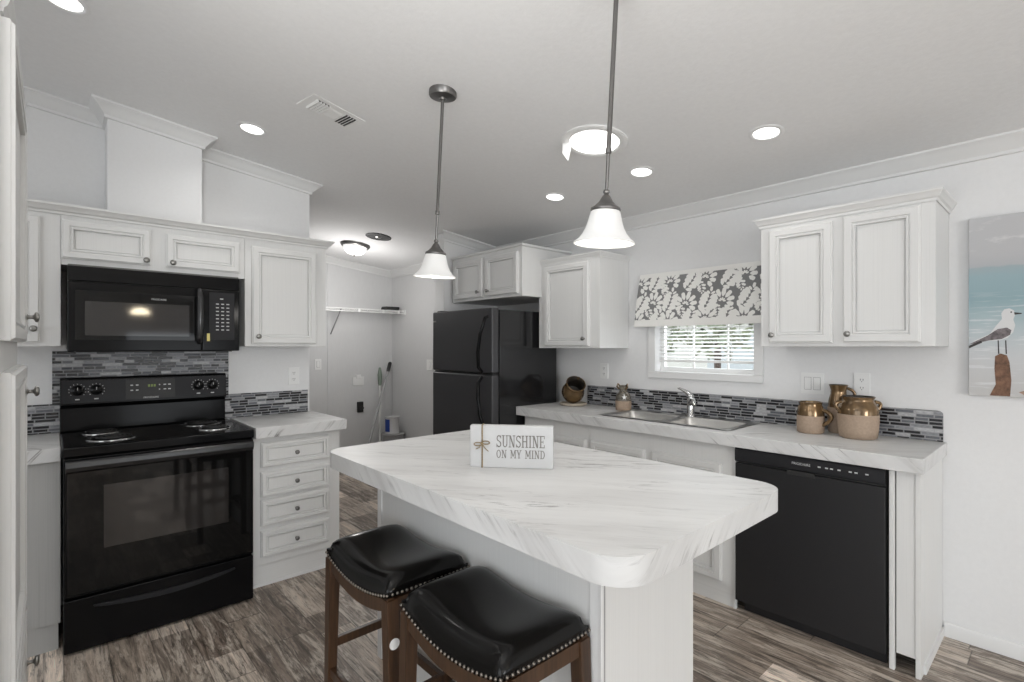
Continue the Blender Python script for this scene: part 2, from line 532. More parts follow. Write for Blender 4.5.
        if parent is not None:
            o.parent = parent
            BASE[o.name] = BASE[parent.name]
        else:
            o.location = off
            BASE[o.name] = off
        return o

def struct(o):
    o['kind'] = 'structure'
    return o

def dup(root, loc, rot=None, label=None, group=None):
    r = root.copy()
    COL.objects.link(r)
    r.location = loc
    BASE[r.name] = Vector(loc)
    if rot is not None:
        r.rotation_euler = rot
    if label: r['label'] = label
    if group: r['group'] = group
    for ch in list(root.children):
        c = ch.copy(); COL.objects.link(c); c.parent = r
        BASE[c.name] = BASE[r.name]
        for g in ch.children:
            d = g.copy(); COL.objects.link(d); d.parent = c
            BASE[d.name] = BASE[r.name]
    return r

def face(side, P):
    """maps (along, height, outwards) to the world for a face looking S (-Y), W (-X), E (+X)"""
    if side == 'S':
        return lambda a, z, o: (a, P - o, z)
    if side == 'W':
        return lambda a, z, o: (P - o, a, z)
    return lambda a, z, o: (P + o, a, z)

def fbox(mb, fn, a0, a1, z0, z1, o0, o1, m=0):
    lo = [fn(a0, z0, o0), fn(a1, z0, o0), fn(a1, z1, o0), fn(a0, z1, o0)]
    hi = [fn(a0, z0, o1), fn(a1, z0, o1), fn(a1, z1, o1), fn(a0, z1, o1)]
    return mb.hexa(lo, hi, m)

def panel_door(fn, a0, a1, z0, z1, parent, name='door', t=0.023, fw=0.055, m=None):
    """framed cabinet front with a recessed centre panel and a bead"""
    if a0 > a1: a0, a1 = a1, a0
    w, h = a1 - a0, z1 - z0
    fw = min(fw, 0.30 * min(w, h))
    loops = [(0, 0.0), (0, t - 0.007), (0.003, t - .006), (0.007, t), (fw - 0.021, t), (fw - 0.019, t - 0.006), (fw - 0.015, t - 0.006), (fw - 0.012, t - 0.002), (fw - 0.006, t - 0.003), (fw - .004, t - 0.019), (fw, t - 0.019), (fw + .0015, t - 0.014)]
    mb = MB()
    vs = []
    for ins, o in loops:
        vs += [fn(a0 + ins, z0 + ins, o), fn(a1 - ins, z0 + ins, o), fn(a1 - ins, z1 - ins, o), fn(a0 + ins, z1 - ins, o)]
    fs, ms = [], []
    for i in range(len(loops) - 1):
        for k in range(4):
            fs.append((i * 4 + k, i * 4 + (k + 1) % 4, (i + 1) * 4 + (k + 1) % 4, (i + 1) * 4 + k))
            ms.append(1 if k in (0, 2) else 0)
    L = (len(loops) - 1) * 4
    fs.append((L, L + 1, L + 2, L + 3)); ms.append(0)
    fs.append((3, 2, 1, 0)); ms.append(0)
    for f, mm in zip(fs, ms):
        mb.f.append(list(f)); mb.m.append(mm)
    mb.v = [Vector(p) for p in vs]
    return mb.build(name, [m or M['cab'], M['cabh']], parent, ang=25)

def knob(fn, a, z, parent, o0=0.023, r=0.015, name='knob', m=None):
    """turned mushroom knob"""
    p0 = Vector(fn(a, z, o0)); p1 = Vector(fn(a, z, o0 + 1.0))
    d = p1 - p0
    prof = [(0.008, 0), (0.008, 0.002), (0.0055, 0.004), (0.005, 0.012), (0.007, 0.016), (0.0135, 0.018), (0.015, 0.021), (0.014, 0.025), (0.009, 0.028), (0.0001, 0.029)]
    mb = MB()
    k = r / 0.015
    path = [p0 + d * (zz * 1.0) for rr, zz in prof]
    mb.tube(path, [rr * k for rr, zz in prof], 14)
    return mb.build(name, m or M['nickel'], parent, ang=50)

def text_mesh(body, size, fn, a, z, o, parent, name='lettering', m=None, align='CENTER', mirror=1):
    cu = bpy.data.curves.new('t', 'FONT')
    cu.body = body
    cu.size = size
    cu.align_x = align
    cu.align_y = 'CENTER'
    ob = bpy.data.objects.new('t', cu)
    COL.objects.link(ob)
    dg = bpy.context.evaluated_depsgraph_get()
    me = bpy.data.meshes.new_from_object(ob.evaluated_get(dg))
    mb = MB()
    vs = [fn(a + mirror * v.co.x, z + v.co.y, o) for v in me.vertices]
    mb.add(vs, [tuple(p.vertices) for p in me.polygons])
    bpy.data.objects.remove(ob)
    bpy.data.curves.remove(cu)
    bpy.data.meshes.remove(me)
    return mb.build(name, m or M['print'], parent, recalc=False)

# ------------------------------------------------------------------ the setting
X0, Y0 = -3.6, -7.2
o = MB().box(X0, XW + 0.1, Y0, YL + 0.1, -0.05, 0.0).build('floor', M['floor']); struct(o)
mb = MB()
xa, xb = X0 - 0.1, XW + 0.12
mb.hexa([(xa, Y0 - .1, ceilz(xa)), (xb, Y0 - .1, ceilz(xb)), (xb, YL + .12, ceilz(xb)), (xa, YL + .12, ceilz(xa))],
        [(xa, Y0 - .1, ceilz(xa) + .06), (xb, Y0 - .1, ceilz(xb) + .06), (xb, YL + .12, ceilz(xb) + .06), (xa, YL + .12, ceilz(xa) + .06)])
struct(mb.build('ceiling', M['ceil']))

def sloped_wall(mb, xs0, xs1, y0, y1, z0=0.0, m=0):
    mb.hexa([(xs0, y0, z0), (xs1, y0, z0), (xs1, y1, z0), (xs0, y1, z0)],
            [(xs0, y0, ceilz(xs0)), (xs1, y0, ceilz(xs1)), (xs1, y1, ceilz(xs1)), (xs0, y1, ceilz(xs0))], m)

# right wall with the window opening (Y 1.02..1.955, z 1.20..1.86)
WY0, WY1, WZ0, WZ1 = 1.30, 1.975, 1.195, 1.80
mb = MB()
T = 0.12
mb.box(XW, XW + T, Y0, WY0, 0, ceilz(XW))
mb.box(XW, XW + T, WY1, 3.76, 0, ceilz(XW))
mb.box(XW, XW + T, WY0, WY1, 0, WZ0)
mb.box(XW, XW + T, WY0, WY1, WZ1, ceilz(XW))
struct(mb.build('wall_right', M['wall']))
struct(MB().box(XW, XW + T, 3.76, YL + .1, 0, ceilz(XW)).build('wall_laundry_right', M['lwall']))
mb = MB(); sloped_wall(mb, X0, 1.333, YW, YW + 0.11)
struct(mb.build('wall_range', M['wall']))
mb = MB(); sloped_wall(mb, 0.212, 0.642, 3.40, YW, 2.0)
struct(mb.build('wall_chase', M['wall']))
mb = MB(); sloped_wall(mb, -1.0, XW, YL, YL + 0.1)
struct(mb.build('wall_laundry_back', M['lwall']))
mb = MB(); sloped_wall(mb, 2.545, XW, 3.70, 3.83)
struct(mb.build('wall_stub', M['wall']))
mb = MB(); sloped_wall(mb, -1.1, -1.0, YW + .11, YL + .1)
struct(mb.build('wall_laundry_left', M['wall']))
mb = MB(); sloped_wall(mb, -0.75, -0.09, 1.37, 1.48)  # unseen partition added to keep the rear light off the pantry edge
struct(mb.build('wall_light_block', M['wall']))
# living-room walls behind the camera, with openings added for the fill lights
mb = MB()
sloped_wall(mb, -3.6, -3.0, Y0, Y0 + .1); sloped_wall(mb, -.5, 1.15, Y0, Y0 + .1); sloped_wall(mb, 2.95, XW, Y0, Y0 + .1)
for (q0, q1, q2) in ((-3.0, -.5, 2.42), (1.15, 2.95, 1.66)):
    mb.box(q0, q1, Y0, Y0 + .1, 0, 0.06)
    mb.hexa([(q0, Y0, q2), (q1, Y0, q2), (q1, Y0 + .1, q2), (q0, Y0 + .1, q2)], [(q0, Y0, ceilz(q0)), (q1, Y0, ceilz(q1)), (q1, Y0 + .1, ceilz(q1)), (q0, Y0 + .1, ceilz(q0))])
struct(mb.build('wall_rear', M['wall']))
mb = MB()
zc = ceilz(X0)
mb.box(X0, X0 + .1, Y0, -2.45, 0, zc); mb.box(X0, X0 + .1, 1.25, YW, 0, zc)
mb.box(X0, X0 + .1, -2.45, 1.25, 0, .42); mb.box(X0, X0 + .1, -2.45, 1.25, 2.47, zc)
struct(mb.build('wall_left', M['wall']))

# crown mouldings under the ceiling
CROWN = [(0.0, -0.01), (0.068, -0.01), (0.068, 0.010), (0.058, 0.016), (0.044, 0.026), (0.030, 0.044), (0.018, 0.056), (0.014, 0.060), (0.014, 0.074), (0.0, 0.074)]
def crown(name, runs, m=None, top=None, prof=CROWN):
    mb = MB()
    for (p0, p1, nrm, m0, m1) in runs:
        d = Vector((p1[0] - p0[0], p1[1] - p0[1])).normalized()
        pts = []
        for (P, mi) in ((p0, m0), (p1, m1)):
            ring = []
            mi = -mi if P is p0 else mi
            for o_, dn in prof:
                x = P[0] + nrm[0] * o_ + d.x * mi * o_
                y = P[1] + nrm[1] * o_ + d.y * mi * o_
                z = (ceilz(x) if top is None else top) - dn
                ring.append((x, y, z))
            pts.append(ring)
        n = len(prof)
        fs = [(i, (i + 1) % n, n + (i + 1) % n, n + i) for i in range(n)]
        fs += [tuple(range(n)), tuple(range(2 * n - 1, n - 1, -1))]
        mb.add(pts[0] + pts[1], fs)
    return mb.build(name, m or M['trim'], ang=25)
S, W_, E_ = (0, -1), (-1, 0), (1, 0)
struct(crown('trim_1', [((XW, Y0 + .1), (XW, 3.70), W_, 0, -1), ((XW, 3.70), (2.545, 3.70), S, -1, 1)]))
struct(crown('trim_2', [((-2.5, YW), (0.212, YW), S, 0, -1), ((0.212, YW), (0.212, 3.40), W_, -1, 1), ((0.212, 3.40), (0.642, 3.40), S, 1, 1),
                        ((0.642, 3.40), (0.642, YW), E_, 1, -1), ((0.642, YW), (1.333, YW), S, -1, 1), ((1.333, YW), (1.333, YW + .11), E_, 1, 0)]))
struct(crown('trim_3', [((0.9, YL), (XW, YL), S, 0, -1), ((XW, YL), (XW, 3.83), W_, -1, 0)]))
# white corner strip on the end of the stub wall, batten lines of the laundry boards
struct(MB().box(2.530, 2.545, 3.695, 3.835, 0, ceilz(2.53) - .005).build('trim_4', M['trim'], bevel=.003))
mb = MB()
for xx in (2.33,):
    mb.box(xx - .006, xx + .006, YL - .006, YL, 0.07, ceilz(xx) - .07)
struct(mb.build('trim_5', M['lwall']))
mb = MB()
prof = [(0, 0), (0.014, 0), (0.014, 0.048), (0.010, 0.060), (0.004, 0.066), (0, 0.066)]
def basebd(name, fn, a0, a1):
    mb = MB()
    mb.prism([(o_, z) for o_, z in prof], lambda o_, z, a: fn(a, z, o_), a0, a1)
    return struct(mb.build(name, M['trim'], ang=25))
basebd('baseboard_right', face('W', XW), Y0 + .1, 0.42)
basebd('baseboard_laundry', face('S', YL), 1.0, XW)
basebd('baseboard_laundry_right', face('W', XW), 3.83, YL)

# ------------------------------------------------------------------ window, blind, valance, what lies outside
fnW = face('W', XW)
win = MB()
c0, c1, cz0, cz1 = WY0, WY1, WZ0, WZ1
cw = 0.055
fbox(win, fnW, c0 - cw, c0, cz0, cz1, 0, 0.016)
fbox(win, fnW, c1, c1 + cw, cz0, cz1, 0, 0.016)
fbox(win, fnW, c0 - cw, c1 + cw, cz1 + .0005, cz1 + cw, 0, 0.016)
fbox(win, fnW, c0 - cw, c1 + cw, cz0 - 0.045, cz0 - .0005, 0, 0.019)
fr = win.build('window_1', M['trim'], bevel=.003); struct(fr)
mb = MB()
for (a0, a1, z0, z1) in ((c0, c0 + .03, cz0, cz1), (c1 - .03, c1, cz0, cz1), (c0 + .0301, c1 - .0301, cz0, cz0 + .03), (c0 + .0301, c1 - .0301, cz1 - .03, cz1), (c0 + .0301, c1 - .0301, 1.513, 1.54)):
    fbox(mb, fnW, a0, a1, z0, z1, -0.085, -0.055)
for aa in (1.731, 1.496):
    fbox(mb, fnW, aa - .005, aa + .005, cz0, cz1, -0.075, -0.062)
mb.build('window_sash', M['whiteplastic'], fr)
mb = MB(); fbox(mb, fnW, c0 + .02, c1 - .02, cz0 + .02, cz1 - .02, -0.072, -0.069)
mb.build('window_pane', M['glass'], fr)

bl = thing('window_blind', 'white horizontal slat blind hanging in the kitchen window below the patterned valance', 'blind', (XW + .03, 1.6, 1.77))
mb = MB(); mb.box(XW + .012, XW + .05, c0 + .008, c1 - .008, 1.76, 1.795); mb.build('head_rail', M['whiteplastic'], bl, bevel=.002)
mb = MB()
z = 1.295
while z < 1.755:
    mb.hexa([(XW + .012, c0 + .012, z - .004), (XW + .048, c0 + .012, z + .004), (XW + .048, c1 - .012, z + .004), (XW + .012, c1 - .012, z - .004)],
            [(XW + .012, c0 + .012, z - .0015), (XW + .048, c0 + .012, z + .0065), (XW + .048, c1 - .012, z + .0065), (XW + .012, c1 - .012, z - .0015)])
    z += 0.0245
mb.build('slats', M['whiteplastic'], bl)
mb = MB(); mb.box(XW + .016, XW + .046, c0 + .012, c1 - .012, 1.262, 1.278); mb.build('bottom_rail', M['whiteplastic'], bl, bevel=.002)
for aa in (1.74, 1.45):
    mb = MB(); mb.tube([(XW + .014, aa, 1.275), (XW + .014, aa, 1.77)], 0.0016, 6); mb.build('ladder_cord', M['whiteplastic'], bl)

va = thing('window_valance', 'grey and white damask fabric valance with white bands above the kitchen window', 'valance', (XW - .04, 1.6, 1.5))
VA0, VA1 = 2.095, 1.07          # along Y
def vsurf(a, b, off=0.0):
    """a 0..1 from the left to the right end, b 0..1 from top to bottom"""
    y = VA0 + (VA1 - VA0) * a + 0.022 * (b) * (1 - 2 * a)
    z = 1.878 + (1.508 - 1.878) * b - 0.004 * sin(a * pi) * b
    x = XW - 0.012 - 0.045 * sin(min(1, b * 1.1) * pi * 0.5) - 0.004 * sin(a * 9.5) * b - off
    return Vector((x, y, z))
def vsheet(mb, b0, b1, off, na=40, nb=10, m=0, th=0.004):
    vs = []
    for side in (0, 1):
        for j in range(nb + 1):
            for i in range(na + 1):
                vs.append(vsurf(i / na, b0 + (b1 - b0) * j / nb, off - side * th))
    K = (na + 1) * (nb + 1)
    fs = []
    for j in range(nb):
        for i in range(na):
            q = j * (na + 1) + i
            fs.append((q, q + 1, q + na + 2, q + na + 1))
            fs.append((K + q, K + q + na + 1, K + q + na + 2, K + q + 1))
    for i in range(na):
        fs.append((i, K + i, K + i + 1, i + 1))
        q = nb * (na + 1) + i
        fs.append((q, q + 1, K + q + 1, K + q))
    for j in range(nb):
        q = j * (na + 1)
        fs.append((q, q + na + 1, K + q + na + 1, K + q))
        q = q + na
        fs.append((q, K + q, K + q + na + 1, q + na + 1))
    mb.add(vs, fs, m)
mb = MB()
vsheet(mb, 0.06, 0.90, 0.0)
VL, VH = abs(VA1 - VA0), 0.373
BLO, BHI = 0.075, 0.875
def vpoly(cx, cy, pts):
    """a flat printed shape; metres from the valance's top left corner"""
    ring = []
    for px, py in pts:
        a = min(0.999, max(0.001, px / VL)); b = min(BHI, max(BLO, py / VH))
        ring.append(vsurf(a, b, 0.0012))
    c = vsurf(min(0.999, max(.001, cx / VL)), min(BHI, max(BLO, cy / VH)), 0.0012)
    n = len(ring)
    mb.add([c] + ring, [(0, i + 1, (i + 1) % n + 1) for i in range(n)], 1)
def petal(cx, cy, ang, L, Wd, r0):
    """teardrop with a scalloped tip starting r0 from the centre"""
    pts = []
    N = 18
    for i in range(N):
        t_ = 2 * pi * i / N
        rr = 0.5 * L * (1 - cos(t_)) * 0.5 * 2
        u_ = r0 + L * 0.5 * (1 - cos(t_))
        w_ = Wd * 0.5 * sin(t_) * (0.55 + 0.45 * (1 - cos(t_)) * 0.5) * (1 + 0.14 * cos(5 * t_))
        pts.append((cx + u_ * cos(ang) - w_ * sin(ang), cy + u_ * sin(ang) + w_ * cos(ang)))
    mx = cx + (r0 + L * .6) * cos(ang); my = cy + (r0 + L * .6) * sin(ang)
    vpoly(mx, my, pts)
def palmette(cx, cy, ang, R, n=7, spread=1.9):
    for i in range(n):
        t_ = -spread + 2 * spread * i / (n - 1)
        L = R * (1.0 - 0.28 * abs(t_) / spread)
        petal(cx, cy, ang + t_, L * 0.66, R * 0.40, R * 0.34)
    for i in range(5):
        t_ = -1.3 + 2.6 * i / 4
        petal(cx, cy, ang + t_, R * 0.22, R * 0.15, R * 0.06)
def acanthus(cx, cy, ang, L, bend=0.5, n=6):
    """leaf of paired lobes along a bending spine"""
    x_, y_, a_ = cx, cy, ang
    st = L / n
    for i in range(n):
        f = (i + 0.5) / n
        w = L * 0.42 * sin(pi * (0.16 + 0.78 * f)) ** 0.8
        for sd in (-1, 1):
            petal(x_, y_, a_ + sd * 1.0, w, w * 0.66, 0.003)
        x_ += st * cos(a_); y_ += st * sin(a_); a_ += bend / n
    petal(x_, y_, a_, L * 0.22, L * 0.16, -0.01)
    
rv = random.Random(11)
ci = 0
px = 0.02
while px < VL:
    for (py, kind) in ((0.075, ci % 2), (0.225, (ci + 1) % 2), (0.345, ci % 2)):
        ox = px + (0.02 if kind else -0.01) + rv.uniform(-.008, .008)
        oy = py + rv.uniform(-.008, .008)
        if kind == 0:
            palmette(ox, oy, -1.57 + rv.uniform(-.3, .3), 0.088, 9, 2.3)
        else:
            acanthus(ox - .045, oy + .055, -0.85 + rv.uniform(-.2, .2), 0.150, -0.6, 6)
            acanthus(ox + .050, oy + .02, 1.0 + rv.uniform(-.2, .2), 0.075, 0.8, 4)
    px += 0.122
    ci += 1
mb.build('fabric_panel', [M['fabric'], M['motif']], va, recalc=False, ang=60)
mb = MB(); vsheet(mb, 0.0, 0.075, 0.004, nb=2); mb.build('top_band', M['motif'], va, ang=60)
mb = MB(); vsheet(mb, 0.875, 1.0, 0.004, nb=3); mb.build('bottom_band', M['motif'], va, ang=60)

# outside
struct(MB().box(XW + .3, 22, -6, 22, -0.65, -0.6).build('ground', M['grass']))
hs = thing('neighbour_house', 'pale sided house with a grey roof seen through the window slats', 'house', (14, 8, -0.6))
MB().box(13.0, 17.0, 3.0, 14.0, -0.6, 2.1).build('wall', M['siding'], hs)
MB().hexa([(12.7, 2.8, 2.1), (17.3, 2.8, 2.1), (17.3, 14.2, 2.1), (12.7, 14.2, 2.1)], [(14.9, 2.8, 3.3), (15.1, 2.8, 3.3), (15.1, 14.2, 3.3), (14.9, 14.2, 3.3)]).build('roof', M['roof'], hs)
for yy in (5.4, 8.2, 11.0):
    MB().box(12.96, 13.0, yy, yy + 1.2, 0.5, 1.7).build('window', M['bluewin'], hs)
def tree(x, y, r, label):
    rnd = random.Random(int(x * 100 + y * 10))
    mb = MB()
    mb.tube([(x, y, -0.62), (x, y, 1.5)], [0.08, 0.05], 8, 1)
    for i in range(90):
        a, b, q = rnd.uniform(0, 2 * pi), rnd.uniform(-1, 1), rnd.uniform(.55, 1) * r
        c = Vector((x + q * cos(a) * sqrt(1 - b * b), y + q * sin(a) * sqrt(1 - b * b), 1.25 + r * .9 + q * b))
        for k in range(3):
            d1 = Vector((rnd.uniform(-1, 1), rnd.uniform(-1, 1), rnd.uniform(-1, 1))).normalized() * r * .22
            d2 = Vector((rnd.uniform(-1, 1), rnd.uniform(-1, 1), rnd.uniform(-1, 1))).normalized() * r * .12
            mb.add([c, c + d1 * .5 + d2, c + d1, c + d1 * .5 - d2], [(0, 1, 2, 3)])
    o = mb.build('tree', [M['leaf'], M['wood']], recalc=False)
    tag(o, label, 'tree', 'small trees outside the kitchen window')
tree(8.0, 3.9, 0.75, 'small leafy tree seen at the right of the window through the slats')
tree(8.6, 5.3, 0.55, 'small leafy tree seen at the left of the window through the slats')

# ------------------------------------------------------------------ range-wall upper cabinets
YU = 3.28
fnU = face('S', YU)
UB, UT = 1.369, 2.005
ul = thing('wall_cabinet', 'white upper cabinet in the corner between the tall pantry and the microwave', 'cabinet', (-0.25, 3.44, UB))
MB().box(-0.60, 0.028, YU, YW - .002, UB, UT).build('body', M['cab'], ul, bevel=.002)
d = panel_door(fnU, -0.36, -0.045, UB + .018, UT - .022, ul); knob(fnU, -0.068, 1.452, d)
um = thing('wall_cabinet', 'short white upper cabinet with two wide doors above the microwave', 'cabinet', (0.43, 3.44, 1.758))
MB().box(0.029, 0.838, YU, YW - .002, 1.765, UT).build('body', M['cab'], um, bevel=.002)
d = panel_door(fnU, 0.022 + .008, 0.383, 1.795, 1.982, um, fw=.05); knob(fnU, 0.362, 1.818, d)
d = panel_door(fnU, 0.450, 0.808, 1.795, 1.975, um, fw=.05); knob(fnU, 0.478, 1.818, d)
ur = thing('wall_cabinet', 'white single-door upper cabinet right of the microwave', 'cabinet', (1.08, 3.44, UB))
MB().box(0.839, 1.322, YU, YW - .002, UB, UT).build('body', M['cab'], ur, bevel=.002)
d = panel_door(fnU, 0.874, 1.254, UB + .016, 1.965, ur); knob(fnU, 0.905, 1.428, d)
CC = [(0.0, 0.0), (0.042, 0.0), (0.042, 0.010), (0.034, 0.015), (0.024, 0.030), (0.012, 0.036), (0.010, 0.046), (0.0, 0.046)]
o = crown('cabinet_crown', [((-0.60, YU), (1.322, YU), S, 0, 1), ((1.322, YU), (1.322, YW - .002), E_, 1, 0)], M['cabh'], UT + .046, CC)
tag(o, 'white crown moulding running along the tops of the range wall cabinets', 'moulding')

# ------------------------------------------------------------------ microwave
mw = thing('microwave', 'black over-the-range microwave mounted under the short upper cabinet', 'microwave', (0.42, 3.39, 1.345))
MXA, MXB, MYF = 0.052, 0.790, 3.205
MB().box(MXA, MXB, MYF + .012, YW - .013, 1.352, 1.764).build('case', M['greyside'], mw, bevel=.003)
fnM = face('S', MYF + .012)
mb = MB(); fbox(mb, fnM, MXA - .002, MXB + .001, 1.683, 1.755, 0, .016); mb.build('vent_panel', M['blk'], mw, bevel=.006, seg=3)
mb = MB(); fbox(mb, fnM, MXA - .002, 0.604, 1.344, 1.681, 0, .018); md = mb.build('door', M['blk'], mw, bevel=.006, seg=3)
# raised glass surround and window
mb = MB(); fbox(mb, fnM, 0.078, 0.586, 1.400, 1.640, .018, .020); mb.build('door_glass', M['blkglass'], md, bevel=.001)
mb = MB(); fbox(mb, fnM, 0.114, 0.545, 1.422, 1.588, .0205, .0212); mb.build('window', M['smoked'], md)
mb = MB()
path = [fnM(0.590, 1.392, .018), fnM(0.590, 1.396, .040), fnM(0.590, 1.43, .052), fnM(0.590, 1.53, .058), fnM(0.590, 1.63, .052), fnM(0.590, 1.672, .040), fnM(0.590, 1.676, .018)]
mb.tube(path, [.012, .015, .017, .017, .017, .015, .012], 14); mb.build('handle', M['handleblk'], md, ang=60)
mb = MB(); fbox(mb, fnM, 0.606, MXB + .001, 1.344, 1.681, 0, .018); mp = mb.build('control_panel', M['blk'], mw, bevel=.006, seg=3)
mb = MB(); fbox(mb, fnM, 0.640, 0.764, 1.405, 1.668, .018, .0187)
for r in range(8):
    for c in range(3):
        fbox(mb, fnM, 0.672 + c * .026, 0.686 + c * .026, 1.458 + r * .0205, 1.4635 + r * .0205, .0187, .0192, 1)
fbox(mb, fnM, 0.692, 0.708, 1.630, 1.636, .0187, .0192, 1)
mb.build('keypad', [M['panel'], M['print']], mp)
mb = MB(); fbox(mb, fnM, 0.628, 0.642, 1.398, 1.440, .0188, .0194); mb.build('sticker', M['sticker'], mp)
text_mesh('FRIGIDAIRE', 0.013, fnM, 0.410, 1.612, .0206, md, m=M['print'])
mb = MB(); mb.box(MXA + .03, MXB - .03, MYF + .03, YW - .03, 1.340, 1.352); mb.build('underside_grille', M['dkplastic'], mw)

# ------------------------------------------------------------------ range
rg = thing('range', 'black electric coil range standing between the two worktops on the left', 'stove', (0.43, 3.3, 0.0))
RA, RB = 0.034, 0.803
MB().box(RA, RB, 3.000, YW - .012, 0.040, 0.895).build('body', M['blk'], rg, bevel=.004)
for (xx, yy) in ((.08, 3.06), (.76, 3.06), (.08, 3.5), (.76, 3.5)):
    mb = MB(); mb.lathe([(.018, 0), (.018, .01), (.012, .02), (.012, .046)], (xx, yy, 0), 12); mb.build('levelling_foot', M['dkplastic'], rg)
mb = MB(); mb.box(RA - .006, RB + .004, 2.970, 3.545, 0.876, 0.921); ct = mb.build('cooktop', M['blk'], rg, bevel=.008, seg=3)
fnR = face('S', 3.000)
mb = MB(); fbox(mb, fnR, RA, RB, 0.254, 0.872, 0, .028); od = mb.build('oven_door', M['blk'], rg, bevel=.006, seg=3)
mb = MB(); fbox(mb, fnR, RA + .012, RB - .012, 0.268, 0.82, .028, .0305); mb.build('door_glass', M['blkglass'], od, bevel=.001)
mb = MB(); fbox(mb, fnR, 0.172, 0.682, 0.452, 0.738, .031, .0316); mb.build('window', M['smoked'], od)
mb = MB()
mb.prism([(.028, .806), (.054, .818), (.062, .834), (.060, .857), (.050, .865), (.040, .859), (.042, .840), (.028, .834)], lambda o_, z, a: fnR(a, z, o_), RA + .006, RB - .006)
mb.build('handle', M['handleblk'], od, bevel=.003, ang=50)
mb = MB(); fbox(mb, fnR, RA, RB, 0.012, 0.244, 0, .028); dr = mb.build('drawer', M['blk'], rg, bevel=.006, seg=3)
mb = MB()
N = 24
poly_up, poly_dn = [], []
for i in range(N + 1):
    t_ = i / N
    a = 0.136 + (0.712 - 0.136) * t_
    zz = 0.203 - 0.020 * sin(pi * t_)
    th = 0.004 + 0.013 * sin(pi * t_) ** 0.6
    poly_up.append((a, zz + th * .45)); poly_dn.append((a, zz - th))
mb.prism(poly_up + poly_dn[::-1], lambda a, z, o_: fnR(a, z, o_), .027, .040)
mb.build('handle', M['panel'], dr, bevel=.002, ang=50)
# backguard
mb = MB()
mb.prism([(3.545, 0.90), (3.525, 0.925), (3.530, 1.045), (3.502, 1.062), (3.508, 1.196), (3.520, 1.205), (YW - .012, 1.205), (YW - .012, 0.90)], lambda y, z, a: (a, y, z), RA - .008, 0.792)
bgd = mb.build('backguard', M['blk'], rg, bevel=.004, seg=2)
fnB = lambda a, z, o: (a, 3.508 - (1.196 - z) * 0.045 - o, z)
pmb = MB(); fbox(pmb, fnB, RA - .002, 0.786, 1.072, 1.190, 0.0, .004)
for a in (0.095, 0.172, 0.643, 0.716):
    mb = MB()
    c = Vector(fnB(a, 1.137, .004)); dd = Vector((0, -1, 0.045)).normalized()
    mb.tube([c, c + dd * .004, c + dd * .006, c + dd * .022, c + dd * .025], [.027, .027, .021, .019, .014], 20)
    fbox(mb, fnB, a - .0012, a + .0012, 1.140, 1.154, .0285, .0295, 1)
    mb.build('knob', [M['blk'], M['print']], rg, ang=40)
    for i in range(11):
        an = radians(-40 + 26 * i)
        pa = a + .034 * cos(an); pz = 1.137 + .034 * sin(an)
        fbox(pmb, fnB, pa - .0018, pa + .0018, pz - .0018, pz + .0018, .004, .0046, 1)
    fbox(pmb, fnB, a - .009, a + .009, 1.088, 1.0935, .004, .0046, 1)
cp = pmb.build('control_panel', [M['panel'], M['print']], rg)
mb = MB(); fbox(mb, fnB, 0.298, 0.526, 1.078, 1.184, .004, .0055)
for (aa, zz, w) in ((.318, 1.154, .012), (.342, 1.154, .012), (.318, 1.126, .012), (.342, 1.126, .012), (.448, 1.152, .006), (.470, 1.152, .013), (.492, 1.152, .013), (.448, 1.126, .006), (.470, 1.126, .013), (.492, 1.126, .013)):
    fbox(mb, fnB, aa, aa + w, zz - .003, zz + .003, .0055, .006, 1)
for i in range(3):
    fbox(mb, fnB, .398 + i * .013, .407 + i * .013, 1.142, 1.155, .0055, .006, 2)
mb.build('display', [M['dkplastic'], M['print'], M['lcd']], cp)
text_mesh('FRIGIDAIRE', 0.014, fnB, 0.412, 1.0825, .0062, cp, m=M['print'])
# coil burners with chrome drip pans
def burner(x, y, r):
    mb = MB()
    mb.lathe([(r * .25, -.012), (r * .75, -.010), (r * .95, .0), (r * 1.0, .004), (r * 1.16, .0045), (r * 1.18, .002), (r * 1.18, 0.0)], (x, y, .921), 36, close=False)
    b_ = mb.build('burner', M['chrome'], rg, ang=60)
    mb = MB()
    path = []
    turns = 4 if r > .085 else 3.5
    K = int(turns * 26)
    for i in range(K + 1):
        t_ = i / K
        rr = r * (.16 + .78 * t_)
        an = 2 * pi * turns * t_
        path.append((x + rr * cos(an), y + rr * sin(an), .930))
    mb.tube(path, .0048, 7)
    mb.build('coil', M['dkplastic'], b_, ang=80)
burner(0.215, 3.160, 0.085)
burner(0.190, 3.395, 0.070)
burner(0.640, 3.395, 0.085)
burner(0.655, 3.165, 0.070)

# ------------------------------------------------------------------ base cabinets, worktops, backsplash on the range wall
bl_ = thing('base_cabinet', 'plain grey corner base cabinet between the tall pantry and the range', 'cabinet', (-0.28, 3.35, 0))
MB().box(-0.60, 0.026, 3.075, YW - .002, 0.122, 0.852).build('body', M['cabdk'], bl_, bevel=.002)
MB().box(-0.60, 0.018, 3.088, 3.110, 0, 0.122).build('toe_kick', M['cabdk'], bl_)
bd = thing('base_cabinet', 'white base cabinet with a stack of four drawers right of the range', 'cabinet', (1.08, 3.35, 0))
MB().box(0.836, 1.338, 3.105, YW - .002, 0.125, 0.852).build('body', M['cab'], bd, bevel=.002)
MB().box(0.836, 1.334, 3.120, 3.150, 0, 0.125).build('toe_kick', M['cabh'], bd)
MB().box(0.836, 1.334, 3.112, 3.120, 0, 0.018).build('shoe_strip', M['trim'], bd)
fnD = face('S', 3.105)
